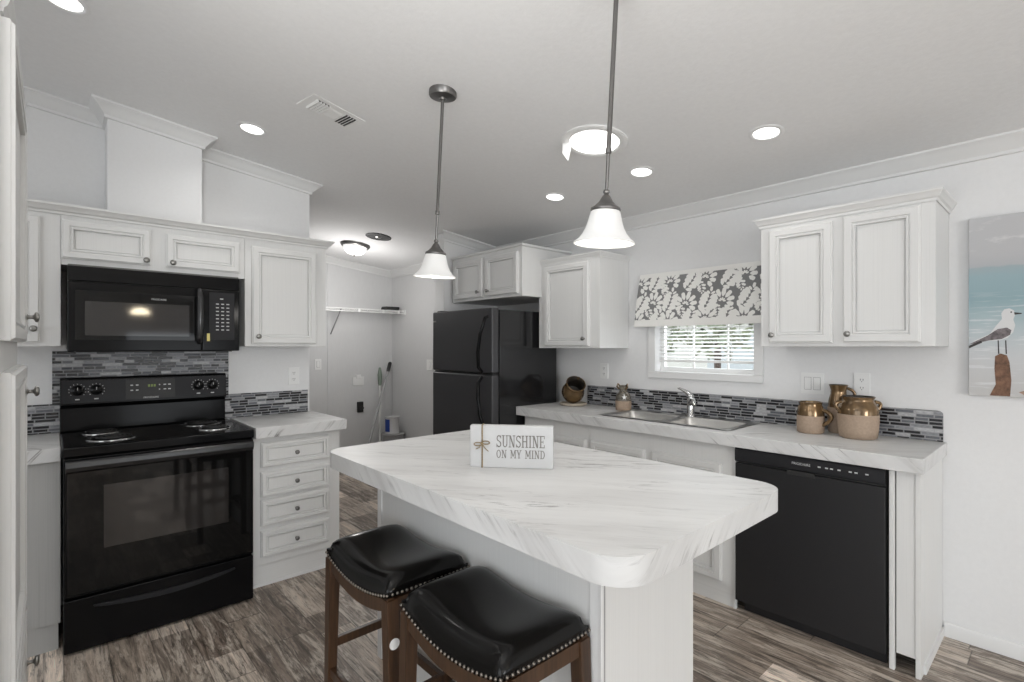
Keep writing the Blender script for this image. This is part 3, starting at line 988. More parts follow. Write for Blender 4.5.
for (z1, z0) in ((0.822, 0.680), (0.655, 0.512), (0.495, 0.347), (0.320, 0.172)):
    d = panel_door(fnD, 0.874, 1.267, z0, z1, bd, 'drawer', fw=.040)
    knob(fnD, 1.066, (z0 + z1) / 2 - .002, d, r=.013, m=M['dknickel'])
CT = 0.915
o = MB().box(-0.60, 0.026, 3.050, YW - .002, 0.853, CT).build('worktop', M['marble'], bevel=.003, seg=2, ang=20)
tag(o, 'short marble-patterned worktop left of the range', 'worktop')
o = MB().box(0.836, 1.362, 3.050, YW - .002, 0.853, CT).build('worktop', M['marble'], bevel=.003, seg=2, ang=20)
tag(o, 'marble-patterned worktop on the four drawer cabinet right of the range', 'worktop')
mb = MB()
mb.box(-0.60, -0.003, YW - .011, YW - .001, CT + .001, 1.067)
mb.box(-0.003, 0.823, YW - .011, YW - .001, CT + .001, 1.345)
mb.box(0.823, 1.318, YW - .011, YW - .001, CT + .001, 1.067)
o = mb.build('tile_backsplash', M['mosaic']); tag(o, 'black and grey glass strip mosaic behind the range and its worktops', 'backsplash')

# ------------------------------------------------------------------ tall pantry at the left edge
pa = thing('pantry_cabinet', 'tall white pantry cabinet seen edge-on at the left edge of the photo', 'cabinet', (-0.36, 1.86, 0))
PX = -0.082
MB().box(-0.62, PX, 1.515, 2.200, 0.09, 2.075).build('body', M['cab'], pa, bevel=.002)
MB().box(-0.62, PX - .05, 1.53, 2.19, 0, 0.09).build('toe_kick', M['cabh'], pa)
fnP = face('E', PX)
d = panel_door(fnP, 1.500, 2.185, 1.382, 2.058, pa, t=.023); knob(fnP, 2.140, 1.459, d, o0=.023, r=.016)
d = panel_door(fnP, 1.500, 2.185, 0.580, 1.314, pa, t=.023); knob(fnP, 2.140, 1.232, d, o0=.023, r=.016)
d = panel_door(fnP, 1.500, 2.185, 0.110, 0.560, pa, t=.023); knob(fnP, 2.140, 0.405, d, o0=.023, r=.016)
o = crown('cabinet_crown', [((PX, 1.515), (PX, 2.200), E_, 0, 0)], M['cabh'], 2.121, [(o * .45, d) for o, d in CC])
tag(o, 'white crown moulding on top of the tall pantry', 'moulding')

# ------------------------------------------------------------------ right wall: base cabinets, dishwasher, worktop
XB = 2.645
fnX = face('W', XB)
def base_unit(label, y0, y1, doors):
    t = thing('base_cabinet', label, 'cabinet', (2.9, (y0 + y1) / 2, 0))
    if 'sink' in label:
        mb = MB()
        mb.box(XB, XB + .02, y0, y1, 0.10, 0.852); mb.box(XB + .02, XW - .002, y0, y0 + .018, 0.10, 0.852)
        mb.box(XB + .02, XW - .002, y1 - .018, y1, 0.10, 0.852); mb.box(XB + .02, XW - .002, y0 + .018, y1 - .018, 0.10, 0.12)
        mb.build('body', M['cab'], t)
    else:
        MB().box(XB, XW - .002, y0, y1, 0.10, 0.852).build('body', M['cab'], t, bevel=.002)
    MB().box(XB + .006, XB + .03, y0, y1, 0, 0.10).build('toe_kick', M['cabh'], t)
    for (a0, a1, k) in doors:
        d = panel_door(fnX, a0, a1, 0.125, 0.748, t)
        knob(fnX, k, 0.655, d)
    return t
base_unit('white base cabinet beside the refrigerator', 2.165, 2.79, [(2.19, 2.59, 2.22)])
base_unit('white two-door sink base cabinet under the sink', 1.205, 2.163, [(1.735, 2.145, 1.765), (1.262, 1.682, 1.652)])
o = MB().box(XB - .004, XB + .016, 1.190, 1.203, 0, 0.852).build('filler_strip', M['cab'], bevel=.001)
tag(o, 'narrow white filler strip left of the dishwasher', 'panel')
dw = thing('dishwasher', 'black dishwasher under the right end of the long worktop', 'dishwasher', (2.9, 0.86, 0))
DA, DB = 0.545, 1.186
MB().box(XB + .01, XW - .02, DA + .004, DB - .004, 0.075, 0.848).build('tub', M['greyside'], dw)
fnDw = face('W', XB + .01)
mb = MB(); fbox(mb, fnDw, DA, DB, 0.058, 0.768, 0, .030); dd_ = mb.build('door', M['blkmatte'], dw, bevel=.004)
mb = MB()
mb.prism([(0, .776), (.026, .776), (.034, .784), (.034, .838), (.028, .846), (0, .846)], lambda o_, z, a: fnDw(a, z, o_), DA, DB)
for i, aa in enumerate((.795, .765, .745, .715, .672, .650, .610)):
    fbox(mb, fnDw, aa - .006, aa + .006, 0.810, 0.816, .0338, .0346, 1)
dc = mb.build('control_panel', [M['panel'], M['print']], dw)
mb = MB(); fbox(mb, fnDw, 0.815, 0.935, 0.756, 0.777, .022, .0345); mb.build('handle_recess', M['slot'], dw, bevel=.002)
text_mesh('FRIGIDAIRE', 0.016, fnDw, 0.872, 0.8130, .0346, dc, m=M['print'], mirror=-1)
mb = MB(); mb.box(XB + .022, XB + .04, DA + .004, DB - .03, 0.004, 0.075); mb.build('kick_plate', M['blkmatte'], dw)
for yy in (DA + .06, DB - .06):
    mb = MB(); mb.box(XB + .07, XB + .10, yy - .02, yy + .02, 0, .076); mb.build('foot', M['dkplastic'], dw)
ep = thing('end_panel', 'white grained end panel and pilaster right of the dishwasher', 'panel', (2.9, 0.48, 0))
mb = MB(); mb.box(XB - .002, XW - .002, 0.428, 0.446, 0, 0.852); mb.build('side_panel', M['cab'], ep, bevel=.001)
mb = MB(); mb.box(XB + .003, XB + .02, 0.446, 0.512, 0.075, 0.852); mb.build('filler', M['cab'], ep, bevel=.002)
mb = MB(); mb.box(XB - .004, XB + .020, 0.516, 0.536, 0, 0.852); mb.build('stile', M['cab'], ep, bevel=.003)
mb = MB(); mb.box(2.70, XW - .002, 0.420, 0.428, 0, 0.04); mb.build('shoe_strip', M['trim'], ep)

SKX0, SKX1, SKY0, SKY1 = 2.680, 3.095, 1.245, 2.125
mb = MB()
WX0, WX1, WYa, WYb = 2.592, XW - .002, 0.412, 2.832
# worktop as a ring round the sink cut-out
hx0, hx1, hy0, hy1 = SKX0 + .012, SKX1 - .012, SKY0 + .012, SKY1 - .012
xs = [WX0, hx0, hx1, WX1]; ys = [WYa, hy0, hy1, WYb]
vs = []
for z in (0.853, CT):
    for yv in ys:
        for xv in xs:
            vs.append((xv, yv, z))
fs = []
for j in range(3):
    for i in range(3):
        if i == 1 and j == 1: continue
        q = j * 4 + i
        fs.append((q, q + 4, q + 5, q + 1)); fs.append((16 + q, 16 + q + 1, 16 + q + 5, 16 + q + 4))
def wall_(a, b): fs.append((a, b, b + 16, a + 16))
for i in range(3): wall_(i, i + 1); wall_(12 + i + 1, 12 + i)
for j in range(3): wall_(j * 4 + 4, j * 4); wall_(j * 4 + 3, j * 4 + 7)
wall_(6, 5); wall_(9, 10); wall_(5, 9); wall_(10, 6)
mb.add(vs, fs)
o = mb.build('worktop', M['marble'], bevel=.003, seg=2, ang=20); tag(o, 'long marble-patterned worktop with the sink along the right wall', 'worktop')
mb = MB()
def rounded_strip(y0, y1, z0, z1, r):
    pts = [(y1, z0), (y1, z1)]
    for i in range(7):
        t_ = pi / 2 * i / 6
        pts.append((y0 + r - r * sin(t_), z1 - r + r * cos(t_)))
    pts.append((y0, z0))
    return pts
mb.prism(rounded_strip(0.425, 2.585, CT + .001, 1.062, 0.02), lambda y, z, x: (x, y, z), XW - .011, XW - .001)
o = mb.build('tile_backsplash', M['mosaic'], ang=25); tag(o, 'black and grey glass strip mosaic along the right wall behind the sink', 'backsplash')

# ------------------------------------------------------------------ sink and faucet
sk = thing('kitchen_sink', 'double-bowl stainless steel sink set in the long worktop below the window', 'sink', (2.9, 1.7, CT))
rz = CT + .0015
# rim with two openings
bx0, bx1 = SKX0 + .030, SKX1 - .085
b1 = (SKY0 + .035, (SKY0 + SKY1) / 2 - .015); b2 = ((SKY0 + SKY1) / 2 + .015, SKY1 - .035)
xs = [SKX0, bx0, bx1, SKX1]; ys = [SKY0, b1[0], b1[1], b2[0], b2[1], SKY1]
mb = MB()
vs = [(x, y, rz + .004 if 0 < i < 3 or 0 < j < 5 else rz) for j, y in enumerate(ys) for i, x in enumerate(xs)]
fs = []
for j in range(5):
    for i in range(3):
        if i == 1 and j in (1, 3): continue
        q = j * 4 + i
        fs.append((q, q + 1, q + 5, q + 4))
mb.add(vs, fs)
mb.build('rim', M['steel'], sk, recalc=False)
for (ya, yb) in (b1, b2):
    mb = MB()
    loops = []
    for (ins, z, r) in ((0, rz + .004, .03), (.004, rz - .01, .035), (.012, rz - .13, .05), (.035, rz - .155, .06), (.09, rz - .16, .06)):
        ring = []
        for (cx, cy, a0) in ((bx1 - ins - r, yb - ins - r, 0), (bx0 + ins + r, yb - ins - r, 90), (bx0 + ins + r, ya + ins + r, 180), (bx1 - ins - r, ya + ins + r, 270)):
            for k in range(6):
                a = radians(a0 + 18 * k)
                ring.append((cx + r * cos(a), cy + r * sin(a), z))
        loops.append(ring)
    n = len(loops[0])
    vs = [p for L in loops for p in L]
    fs = [(i * n + k, i * n + (k + 1) % n, (i + 1) * n + (k + 1) % n, (i + 1) * n + k) for i in range(len(loops) - 1) for k in range(n)]
    fs.append(tuple((len(loops) - 1) * n + k for k in range(n)))
    mb.add(vs, fs)
    bw = mb.build('bowl', M['steel'], sk, ang=60)
    mb = MB(); mb.lathe([(.0, .004), (.02, .004), (.035, .006), (.042, .003), (.042, 0)], ((bx0 + bx1) / 2, (ya + yb) / 2, rz - .160), 20, close=False)
    mb.build('drain', M['chrome'], bw)
fc = thing('faucet', 'chrome single-lever faucet standing behind the sink', 'faucet', (3.055, 1.668, CT + .006))
FX, FY, FZ = 3.055, 1.668, CT + .006
mb = MB(); mb.lathe([(.034, 0), (.034, .006), (.027, .014), (.024, .02), (.023, .10), (.025, .112), (.024, .126), (.016, .138), (.0001, .142)], (FX, FY, FZ), 24)
mb.build('body', M['chrome'], fc, ang=50)
mb = MB(); mb.tube([(FX - .010, FY - .006, FZ + .080), (FX - .05, FY - .036, FZ + .104), (FX - .11, FY - .078, FZ + .116), (FX - .145, FY - .10, FZ + .108), (FX - .155, FY - .107, FZ + .088)], [.017, .015, .013, .012, .012], 14)
mb.build('spout', M['chrome'], fc, ang=60)
mb = MB(); mb.tube([(FX, FY, FZ + .130), (FX - .006, FY + .015, FZ + .146), (FX - .02, FY + .05, FZ + .168), (FX - .028, FY + .075, FZ + .178)], [.018, .015, .009, .006], 12)
mb.build('lever', M['chrome'], fc, ang=60)

# ------------------------------------------------------------------ right wall upper cabinets, refrigerator
XU = 2.805
fnRU = face('W', XU)
def wall_unit(label, x0, y0, y1, z0, z1, doors, crown_ends):
    t = thing('wall_cabinet', label, 'cabinet', ((x0 + XW) / 2, (y0 + y1) / 2, z0))
    MB().box(x0, XW - .002, y0, y1, z0, z1).build('body', M['cab'], t, bevel=.002)
    fn = face('W', x0)
    for (a0, a1, d0, d1, ka, kz) in doors:
        d = panel_door(fn, a0, a1, d0, d1, t); knob(fn, ka, kz, d, r=.0145)
    return t
uc = wall_unit('white two-door wall cabinet between the window and the seagull canvas', XU, 0.405, 1.128, 1.369, 2.000,
          [(0.790, 1.083, 1.387, 1.974, 1.062, 1.428), (0.454, 0.745, 1.387, 1.984, 0.722, 1.428)], 'both')
RC = [(0.0, 0.0), (0.045, 0.0), (0.045, 0.010), (0.036, 0.016), (0.024, 0.032), (0.012, 0.038), (0.010, 0.050), (0.0, 0.050)]
o = crown('cabinet_crown', [((XW - .002, 1.128), (XU, 1.128), (0, 1), 0, 1), ((XU, 1.128), (XU, 0.405), W_, 1, 1), ((XU, 0.405), (XW - .002, 0.405), S, 1, 0)], M['cabh'], 2.043, [(o * .62, d) for o, d in RC])
tag(o, 'white crown moulding on the two-door cabinet beside the seagull canvas', 'moulding')
uc = wall_unit('white single-door wall cabinet left of the window valance', XU, 2.205, 2.798, 1.356, 1.990,
          [(2.292, 2.725, 1.372, 1.972, 2.328, 1.424)], 'right')
o = crown('cabinet_crown', [((XU, 2.798), (XU, 2.205), W_, 0, 1), ((XU, 2.205), (XW - .002, 2.205), S, 1, 0)], M['cabh'], 2.028, [(o * .4, d * .8) for o, d in RC])
tag(o, 'white crown moulding on the single-door cabinet left of the window', 'moulding')
XFC = 2.600
uc = wall_unit('short deep white cabinet with two doors above the refrigerator', XFC, 2.772, 3.660, 1.748, 2.120,
          [(3.225, 3.625, 1.770, 2.086, 3.272, 1.812), (2.805, 3.190, 1.770, 2.086, 3.143, 1.812)], 'right')
FCR = [(0.0, 0.0), (0.016, 0.0), (0.016, 0.014), (0.006, 0.020), (0.0, 0.020)]
o = crown('cabinet_crown', [((XFC, 3.66), (XFC, 2.772), W_, 0, 1), ((XFC, 2.772), (XW - .002, 2.772), S, 1, 0)], M['cabh'], 2.138, FCR)
tag(o, 'thin white moulding on the deep cabinet above the refrigerator', 'moulding')

fg = thing('refrigerator', 'black top-freezer refrigerator at the far end of the long worktop', 'refrigerator', (2.72, 3.21, 0))
FA, FB = 2.836, 3.612
MB().box(2.435, 3.045, FA, FB, 0.03, 1.640).build('body', M['fridgeside'], fg, bevel=.004)
fnF = face('W', 2.428)
mb = MB(); fbox(mb, fnF, FA - .002, FB, 1.172, 1.652, 0, .068); fd1 = mb.build('freezer_door', M['fridge'], fg, bevel=.012, seg=4)
mb = MB(); fbox(mb, fnF, FA - .002, FB, 0.09, 1.158, 0, .068); fd2 = mb.build('fridge_door', M['fridge'], fg, bevel=.012, seg=4)
mb = MB(); mb.tube([fnF(FA + .045, 1.588, .066), fnF(FA + .050, 1.58, .090), fnF(FA + .088, 1.46, .108), fnF(FA + .108, 1.33, .112), fnF(FA + .114, 1.215, .104), fnF(FA + .114, 1.178, .066)], [.009, .011, .0125, .0125, .012, .010], 12)
mb.build('handle', M['blk'], fd1, ang=60)
mb = MB(); mb.tube([fnF(FA + .114, 1.145, .066), fnF(FA + .114, 1.10, .104), fnF(FA + .108, .99, .112), fnF(FA + .088, .86, .108), fnF(FA + .050, .745, .090), fnF(FA + .045, .737, .066)], [.010, .012, .0125, .0125, .011, .009], 12)
mb.build('handle', M['blk'], fd2, ang=60)
mb = MB(); fbox(mb, fnF, FB - .055, FB - .012, 1.568, 1.580, .068, .0705); mb.build('nameplate', M['nickel'], fd1)
mb = MB(); fbox(mb, fnF, FA + .01, FB - .01, 1.154, 1.168, 0.0, .05); mb.build('door_gasket', M['dkplastic'], fg)
mb = MB(); mb.box(2.44, 2.46, FA + .01, FB - .01, 0.0, .09); mb.build('kick_grille', M['dkplastic'], fg)
mb = MB(); mb.box(2.40, 2.47, FB - .07, FB - .01, 1.652, 1.664); mb.build('hinge_cover', M['dkplastic'], fg, bevel=.003)

# ------------------------------------------------------------------ island
isl = thing('kitchen_island', 'white grained island cabinet under the large marble-patterned slab', 'island', (1.31, 1.46, 0))
IX0, IX1, IY0, IY1 = 1.068, 1.556, 0.835, 2.068
MB().box(IX0 + .004, IX1, IY0 + .006, IY1, 0.0, 0.848).build('body', M['cab'], isl, bevel=.001)
mb = MB()
mb.box(IX0, IX0 + .012, IY0, IY0 + .010, 0, 0.848); mb.box(IX0, IX0 + .008, IY0 + .010, IY0 + .040, 0, 0.848); mb.build('corner_strip', M['trim'], isl, bevel=.002)
mb = MB(); mb.box(IX0 - .002, IX0 + .012, IY1 - .030, IY1 + .004, 0, 0.848); mb.build('corner_strip', M['trim'], isl, bevel=.002)
mb = MB(); mb.box(IX0 + .013, IX0 + .022, IY0 + .004, IY0 + .0058, 0, 0.848); mb.build('joint_line', M['greyplastic'], isl)
TX0, TX1, TY0, TY1 = 0.882, 1.772, 0.630, 2.215
poly = []
r = 0.095
for (cx, cy, a0) in ((TX1 - r, TY1 - r, 0), (TX0 + r, TY1 - r, 90), (TX0 + r, TY0 + r, 180), (TX1 - r, TY0 + r, 270)):
    for k in range(10):
        a = radians(a0 + 10 * k)
        poly.append((cx + r * cos(a), cy + r * sin(a)))
mb = MB(); mb.prism(poly, lambda a, b, z: (a, b, z), 0.849, CT)
o = mb.build('island_worktop', M['marble'], ang=20); tag(o, 'large marble-patterned island worktop with rounded corners', 'worktop')

# ------------------------------------------------------------------ bar stools
def make_stool(label, loc, rz):
    t = thing('bar_stool', label, 'stool', loc, (0, 0, rz), 'leather saddle stools at the island')
    SX, SY = 0.158, 0.230         # half sizes
    sad = lambda v: 0.036 * (abs(v) ** 2.0)      # rise towards the two short ends
    ZR = 0.571
    # cushion
    NA, NB = 18, 28
    def sp(u, v, top):
        # u,v in -1..1 -> rounded rectangle
        x = SX * u * sqrt(max(0, 1 - 0.06 * v * v)); y = SY * v * sqrt(max(0, 1 - 0.05 * u * u))
        e = (1 - abs(u) ** 5) * (1 - abs(v) ** 7)
        e = max(0, e) ** 0.45
        z = ZR + sad(v) + (0.020 + 0.058 * e if top else 0.0)
        if not top: pass
        puff = 1.0
        return (x, y, z)
    vs, fs = [], []
    for s_ in (1, 0):
        for j in range(NB + 1):
            for i in range(NA + 1):
                vs.append(sp(-1 + 2 * i / NA, -1 + 2 * j / NB, s_ == 1))
    K = (NA + 1) * (NB + 1)
    for j in range(NB):
        for i in range(NA):
            q = j * (NA + 1) + i
            fs.append((q, q + 1, q + NA + 2, q + NA + 1)); fs.append((K + q, K + q + NA + 1, K + q + NA + 2, K + q + 1))
    def edge(a, b): fs.append((a, K + a, K + b, b))
    for i in range(NA): edge(i, i + 1); edge(NB * (NA + 1) + i + 1, NB * (NA + 1) + i)
    for j in range(NB): edge((j + 1) * (NA + 1), j * (NA + 1)); edge(j * (NA + 1) + NA, (j + 1) * (NA + 1) + NA)
    mb = MB(); mb.add(vs, fs)
    seat = mb.build('seat', M['leather'], t, local=True, ang=75)
    mb = MB()
    step = 0.0165
    def ring_pt(u, v):
        x, y, z = sp(u, v, False); return (x, y, z + .007)
    n1 = int(2 * SY / step); n2 = int(2 * SX / step)
    for i in range(n1 + 1):
        v = -1 + 2 * i / n1
        for u, dx in ((-1, -.001), (1, .001)):
            x, y, z = ring_pt(u, v); mb.sphere((x + dx, y, z), .0048, 8)
    for i in range(1, n2):
        u = -1 + 2 * i / n2
        for v, dy in ((-1, -.001), (1, .001)):
            x, y, z = ring_pt(u, v); mb.sphere((x, y + dy, z), .0048, 8)
    mb.build('nailhead_trim', M['nail'], seat, local=True, ang=80)
    # apron rails, curved along the long sides
    for sx in (-1, 1):
        mb = MB()
        up, dn = [], []
        for i in range(17):
            v = -0.97 + 1.94 * i / 16
            up.append((SY * v, ZR + sad(v) - .001)); dn.append((SY * v, ZR - .050 + sad(v) * 1.0 + 0.012 * v * v))
        x0, x1 = sorted((sx * (SX - .006), sx * (SX - .028)))
        mb.prism(up + dn[::-1], lambda a, b, d_: (d_, a, b), x0, x1)
        mb.build('apron', M['wood'], t, local=True, bevel=.002)
    for sy in (-1, 1):
        mb = MB()
        y0, y1 = sorted((sy * (SY - .006), sy * (SY - .028)))
        mb.box(-SX + .01, SX - .01, y0, y1, ZR - .045 + .03, ZR + .027); mb.build('apron', M['wood'], t, local=True, bevel=.002)
    # legs
    for sx in (-1, 1):
        for sy in (-1, 1):
            mb = MB()
            def sec(x, y, h, z): return [(x - h, y - h, z), (x + h, y - h, z), (x + h, y + h, z), (x - h, y + h, z)]
            xt, yt = sx * (SX - .022), sy * (SY - .022)
            xb_, yb_ = sx * (SX - .020), sy * (SY + .004)
            mb.hexa(sec(xb_, yb_, .0165, 0.0), sec(xt, yt, .0205, ZR + .026))
            lg = mb.build('leg', M['wood'], t, local=True, bevel=.003)
            if sx == -1 and sy == -1 and 'far' not in label and STK[0]:
                pass
    def lx(z): return SX - .022 + (.002) * (1 - z / ZR)
    def ly(z): return SY - .022 + (.026) * (1 - z / ZR)
    for sx in (-1, 1):
        z = 0.175
        mb = MB(); mb.box(sx * lx(z) - .010, sx * lx(z) + .010, -ly(z), ly(z), z - .016, z + .016); mb.build('stretcher', M['wood'], t, local=True, bevel=.003)
    for sy in (-1, 1):
        z = 0.275
        mb = MB(); mb.box(-lx(z), lx(z), sy * ly(z) - .010, sy * ly(z) + .010, z - .016, z + .016); mb.build('stretcher', M['wood'], t, local=True, bevel=.003)
    return t
STK = [True]
S1 = (0.902, 1.622, 0.0); S2 = (0.908, 1.096, 0.0)
st1 = make_stool('black leather saddle stool nearer the range, with a round white sticker on one leg', S1, radians(0.6))
st2 = dup(st1, S2, (0, 0, radians(-0.4)), 'black leather saddle stool at the island nearest the camera')
# round sticker on the near leg of the first stool
leg = [c for c in st1.children if c.name.startswith('leg')][0]
mb = MB()
zz = 0.466
f = zz / 0.597
cx = -(0.138) * (1 - f) + -(0.136) * f; cy = -(0.234) * (1 - f) + -(0.208) * f
mb.lathe([(0.0001, -.0212), (.017, -.0212), (.017, -.0200)], (cx + .002, cy, zz), 20, axis='y', close=False)
mb.build('sticker', M['whiteplastic'], leg, local=True)

# ------------------------------------------------------------------ sign on the island
def glyphs():
    G = {}
    T_ = 0.13      # stem
    t_ = 0.07      # serif / thin
    def bar(x0, y0, x1, y1): return [(x0, y0), (x1, y0), (x1, y1), (x0, y1)]
    def diag(xa, ya, xb, yb, w): return [(xa - w / 2, ya), (xa + w / 2, ya), (xb + w / 2, yb), (xb - w / 2, yb)]
    def arc(cx, cy, rx, ry, a0, a1, w, n=10):
        out = []
        for i in range(n):
            b0 = radians(a0 + (a1 - a0) * i / n); b1 = radians(a0 + (a1 - a0) * (i + 1) / n)
            out.append([(cx + rx * cos(b0), cy + ry * sin(b0)), (cx + rx * cos(b1), cy + ry * sin(b1)), (cx + (rx - w) * cos(b1), cy + (ry - w * .8) * sin(b1)), (cx + (rx - w) * cos(b0), cy + (ry - w * .8) * sin(b0))])
        return out
    def serif(xc, y): return bar(xc - .14, y, xc + .14, y + t_)
    G['I'] = (0.40, [bar(.135, 0, .265, 1), serif(.2, 0), serif(.2, 1 - t_)])
    G['H'] = (0.74, [bar(.10, 0, .23, 1), bar(.51, 0, .64, 1), bar(.2, .46, .54, .54), serif(.165, 0), serif(.165, 1 - t_), serif(.575, 0), serif(.575, 1 - t_)])
    G['N'] = (0.76, [bar(.12, 0, .20, 1), bar(.56, 0, .64, 1), diag(.18, 1, .57, 0, .15), serif(.16, 0), serif(.14, 1 - t_), serif(.60, 1 - t_)])
    G['U'] = (0.72, [bar(.10, .3, .23, 1), bar(.51, .3, .60, 1), serif(.165, 1 - t_), serif(.555, 1 - t_)] + arc(.35, .3, .25, .30, 180, 360, .11))
    G['E'] = (0.64, [bar(.10, 0, .23, 1), bar(.02, 0, .58, t_), bar(.02, 1 - t_, .58, 1), bar(.2, .47, .44, .54), bar(.51, 0, .58, .26), bar(.51, .74, .58, 1), bar(.40, .38, .45, .63)])
    G['S'] = (0.62, arc(.31, .74, .25, .26, 20, 270, .11) + arc(.31, .26, .26, .27, -90, 90, .12) + arc(.31, .26, .26, .26, 200, 270, .11, 4) + [bar(.49, .72, .55, 1), bar(.05, 0, .11, .30)])
    G['O'] = (0.72, arc(.36, .5, .30, .5, 0, 360, .12, 22))
    G['D'] = (0.72, [bar(.12, 0, .24, 1), bar(.03, 0, .36, t_), bar(.03, 1 - t_, .36, 1)] + arc(.34, .5, .32, .5, -90, 90, .12, 14))
    G['M'] = (0.86, [bar(.12, 0, .20, 1), bar(.64, 0, .76, 1), diag(.17, 1, .43, .2, .14), diag(.68, 1, .44, .2, .09), serif(.16, 0), serif(.70, 0), bar(.02, 1 - t_, .2, 1), bar(.66, 1 - t_, .84, 1)])
    G['Y'] = (0.72, [bar(.295, 0, .425, .46), diag(.14, 1, .34, .42, .14), diag(.58, 1, .38, .42, .09), serif(.36, 0), serif(.14, 1 - t_), serif(.58, 1 - t_)])
    G[' '] = (0.42, [])
    return G
GL = glyphs()
sd = Vector((1.371 - 1.167, 1.295 - 1.531)); sl = 0.313
ang = math.atan2(sd.y, sd.x)
sg = thing('wooden_sign', 'white wooden block sign reading SUNSHINE ON MY MIND standing on the island', 'sign', (1.167, 1.531, CT), (0, 0, ang))
SW, SH, ST = sl, 0.158, 0.032
mb = MB(); mb.box(0, SW, 0, ST, 0, SH); mb.build('board', M['signwhite'], sg, local=True, bevel=.004)
def write(mb, txt, x0, x1, z0, z1):
    tot = sum(GL[c][0] for c in txt)
    k = (x1 - x0) / tot
    h = z1 - z0
    x = x0
    for ch in txt:
        w, polys = GL[ch]
        for p in polys:
            mb.prism([(x + a * k, z0 + b * h) for a, b in p], lambda a, b, d_: (a, d_, b), -.0008, 0.0002)
        x += w * k
mb = MB(); write(mb, 'SUNSHINE', SW * .317, SW * .905, SH * .49, SH * .775); mb.build('lettering', M['ink'], sg, local=True)
mb = MB(); write(mb, 'ON MY MIND', SW * .317, SW * .905, SH * .235, SH * .430); mb.build('lettering', M['ink'], sg, local=True)
tx = SW * .150
mb = MB()
mb.tube([(tx, -.0025, 0.0), (tx, -.0025, SH)], .0026, 8)
mb.tube([(tx, -.0025, SH + .001), (tx, ST, SH + .001)], .0026, 8)
mb.tube([(tx, ST + .001, SH), (tx, ST + .001, 0)], .0026, 8)
tw = mb.build('twine', M['twine'], sg, local=True, ang=70)
mb = MB()
kz = SH * .58
for sx in (-1, 1):
    loop = [(tx + sx * .030 * (1 - cos(2 * pi * i / 16)) * .5, -.007 - .003 * sin(pi * i / 16), kz + .006 * sin(2 * pi * i / 16) + (.003 * sx)) for i in range(17)]
    mb.tube(loop, .0020, 7)
    mb.tube([(tx, -.007, kz), (tx + sx * .010, -.009, kz - .016), (tx + sx * .024, -.005, kz - (.030 if sx > 0 else .022))], .0017, 7)
mb.sphere((tx, -.008, kz), .0055, 10)
mb.build('bow', M['twine'], tw, local=True, ang=70)

# ------------------------------------------------------------------ pendants over the island
def pendant(label, rim, top_y, sgn):
    """rim = centre of the shade's rim; the rod leans a little to its canopy"""
    X, Yc, Zr = rim
    yt = top_y
    zt = ceilz(X)
    L = sqrt((zt - Zr) ** 2 + (yt - Yc) ** 2)
    tilt = math.atan2(yt - Yc, zt - Zr)
    t = thing('pendant_lamp', label, 'lamp', (X, yt, zt), (-tilt, 0, 0), 'pendant lamps over the island')
    r0 = L      # local z runs from -L (rim) to 0 (ceiling)
    q = -L
    mb = MB(); mb.lathe([(.062, .012), (.062, -.016), (.058, -.022), (.016, -.026), (.012, -.034), (.0001, -.036)], (0, 0, 0), 32); mb.build('canopy', M['dknickel'], t, local=True)
    mb = MB(); mb.lathe([(.0075, -.03), (.0075, q + .295), (.0095, q + .292), (.0095, q + .278), (.0055, q + .275), (.0055, q + .150)], (0, 0, 0), 14); mb.build('rod', M['dknickel'], t, local=True)
    mb = MB(); mb.lathe([(.0001, q + .166), (.009, q + .163), (.011, q + .156), (.007, q + .150), (.010, q + .146), (.014, q + .141), (.022, q + .126), (.036, q + .112), (.046, q + .106), (.048, q + .100), (.046, q + .096), (.040, q + .095)], (0, 0, 0), 28); mb.build('socket_cap', M['dknickel'], t, local=True, ang=60)
    prof = [(.040, q + .100), (.046, q + .094), (.050, q + .080), (.055, q + .060), (.061, q + .042), (.070, q + .024), (.082, q + .009), (.094, q + .000), (.097, q - .005), (.093, q - .007), (.078, q + .006), (.066, q + .022), (.057, q + .042), (.051, q + .060), (.046, q + .078), (.040, q + .090)]
    mb = MB(); mb.lathe(prof, (0, 0, 0), 40, close=False); mb.build('lamp_shade', M['lampglass'], t, local=True, ang=80)
    mb = MB(); mb.lathe([(.012, q + .09), (.014, q + .06), (.026, q + .036), (.029, q + .020), (.024, q + .002), (.012, q - .008), (.0001, q - .011)], (0, 0, 0), 24); mb.build('bulb', M['bulb'], t, local=True, ang=80)
    ld = bpy.data.lights.new('pendant_light', 'POINT'); ld.energy = 3.0; ld.color = (1.0, 0.95, 0.88); ld.shadow_soft_size = 0.04
    lo = bpy.data.objects.new('pendant_light', ld); COL.objects.link(lo); lo.parent = t; lo.location = (0, 0, q - .03)
    return t
pendant('bell-shaped frosted glass pendant hanging over the far end of the island', (1.300, 1.972, 1.693), 1.905, 1)
pendant('bell-shaped frosted glass pendant hanging over the near end of the island', (1.300, 1.006, 1.701), 0.955, 1)

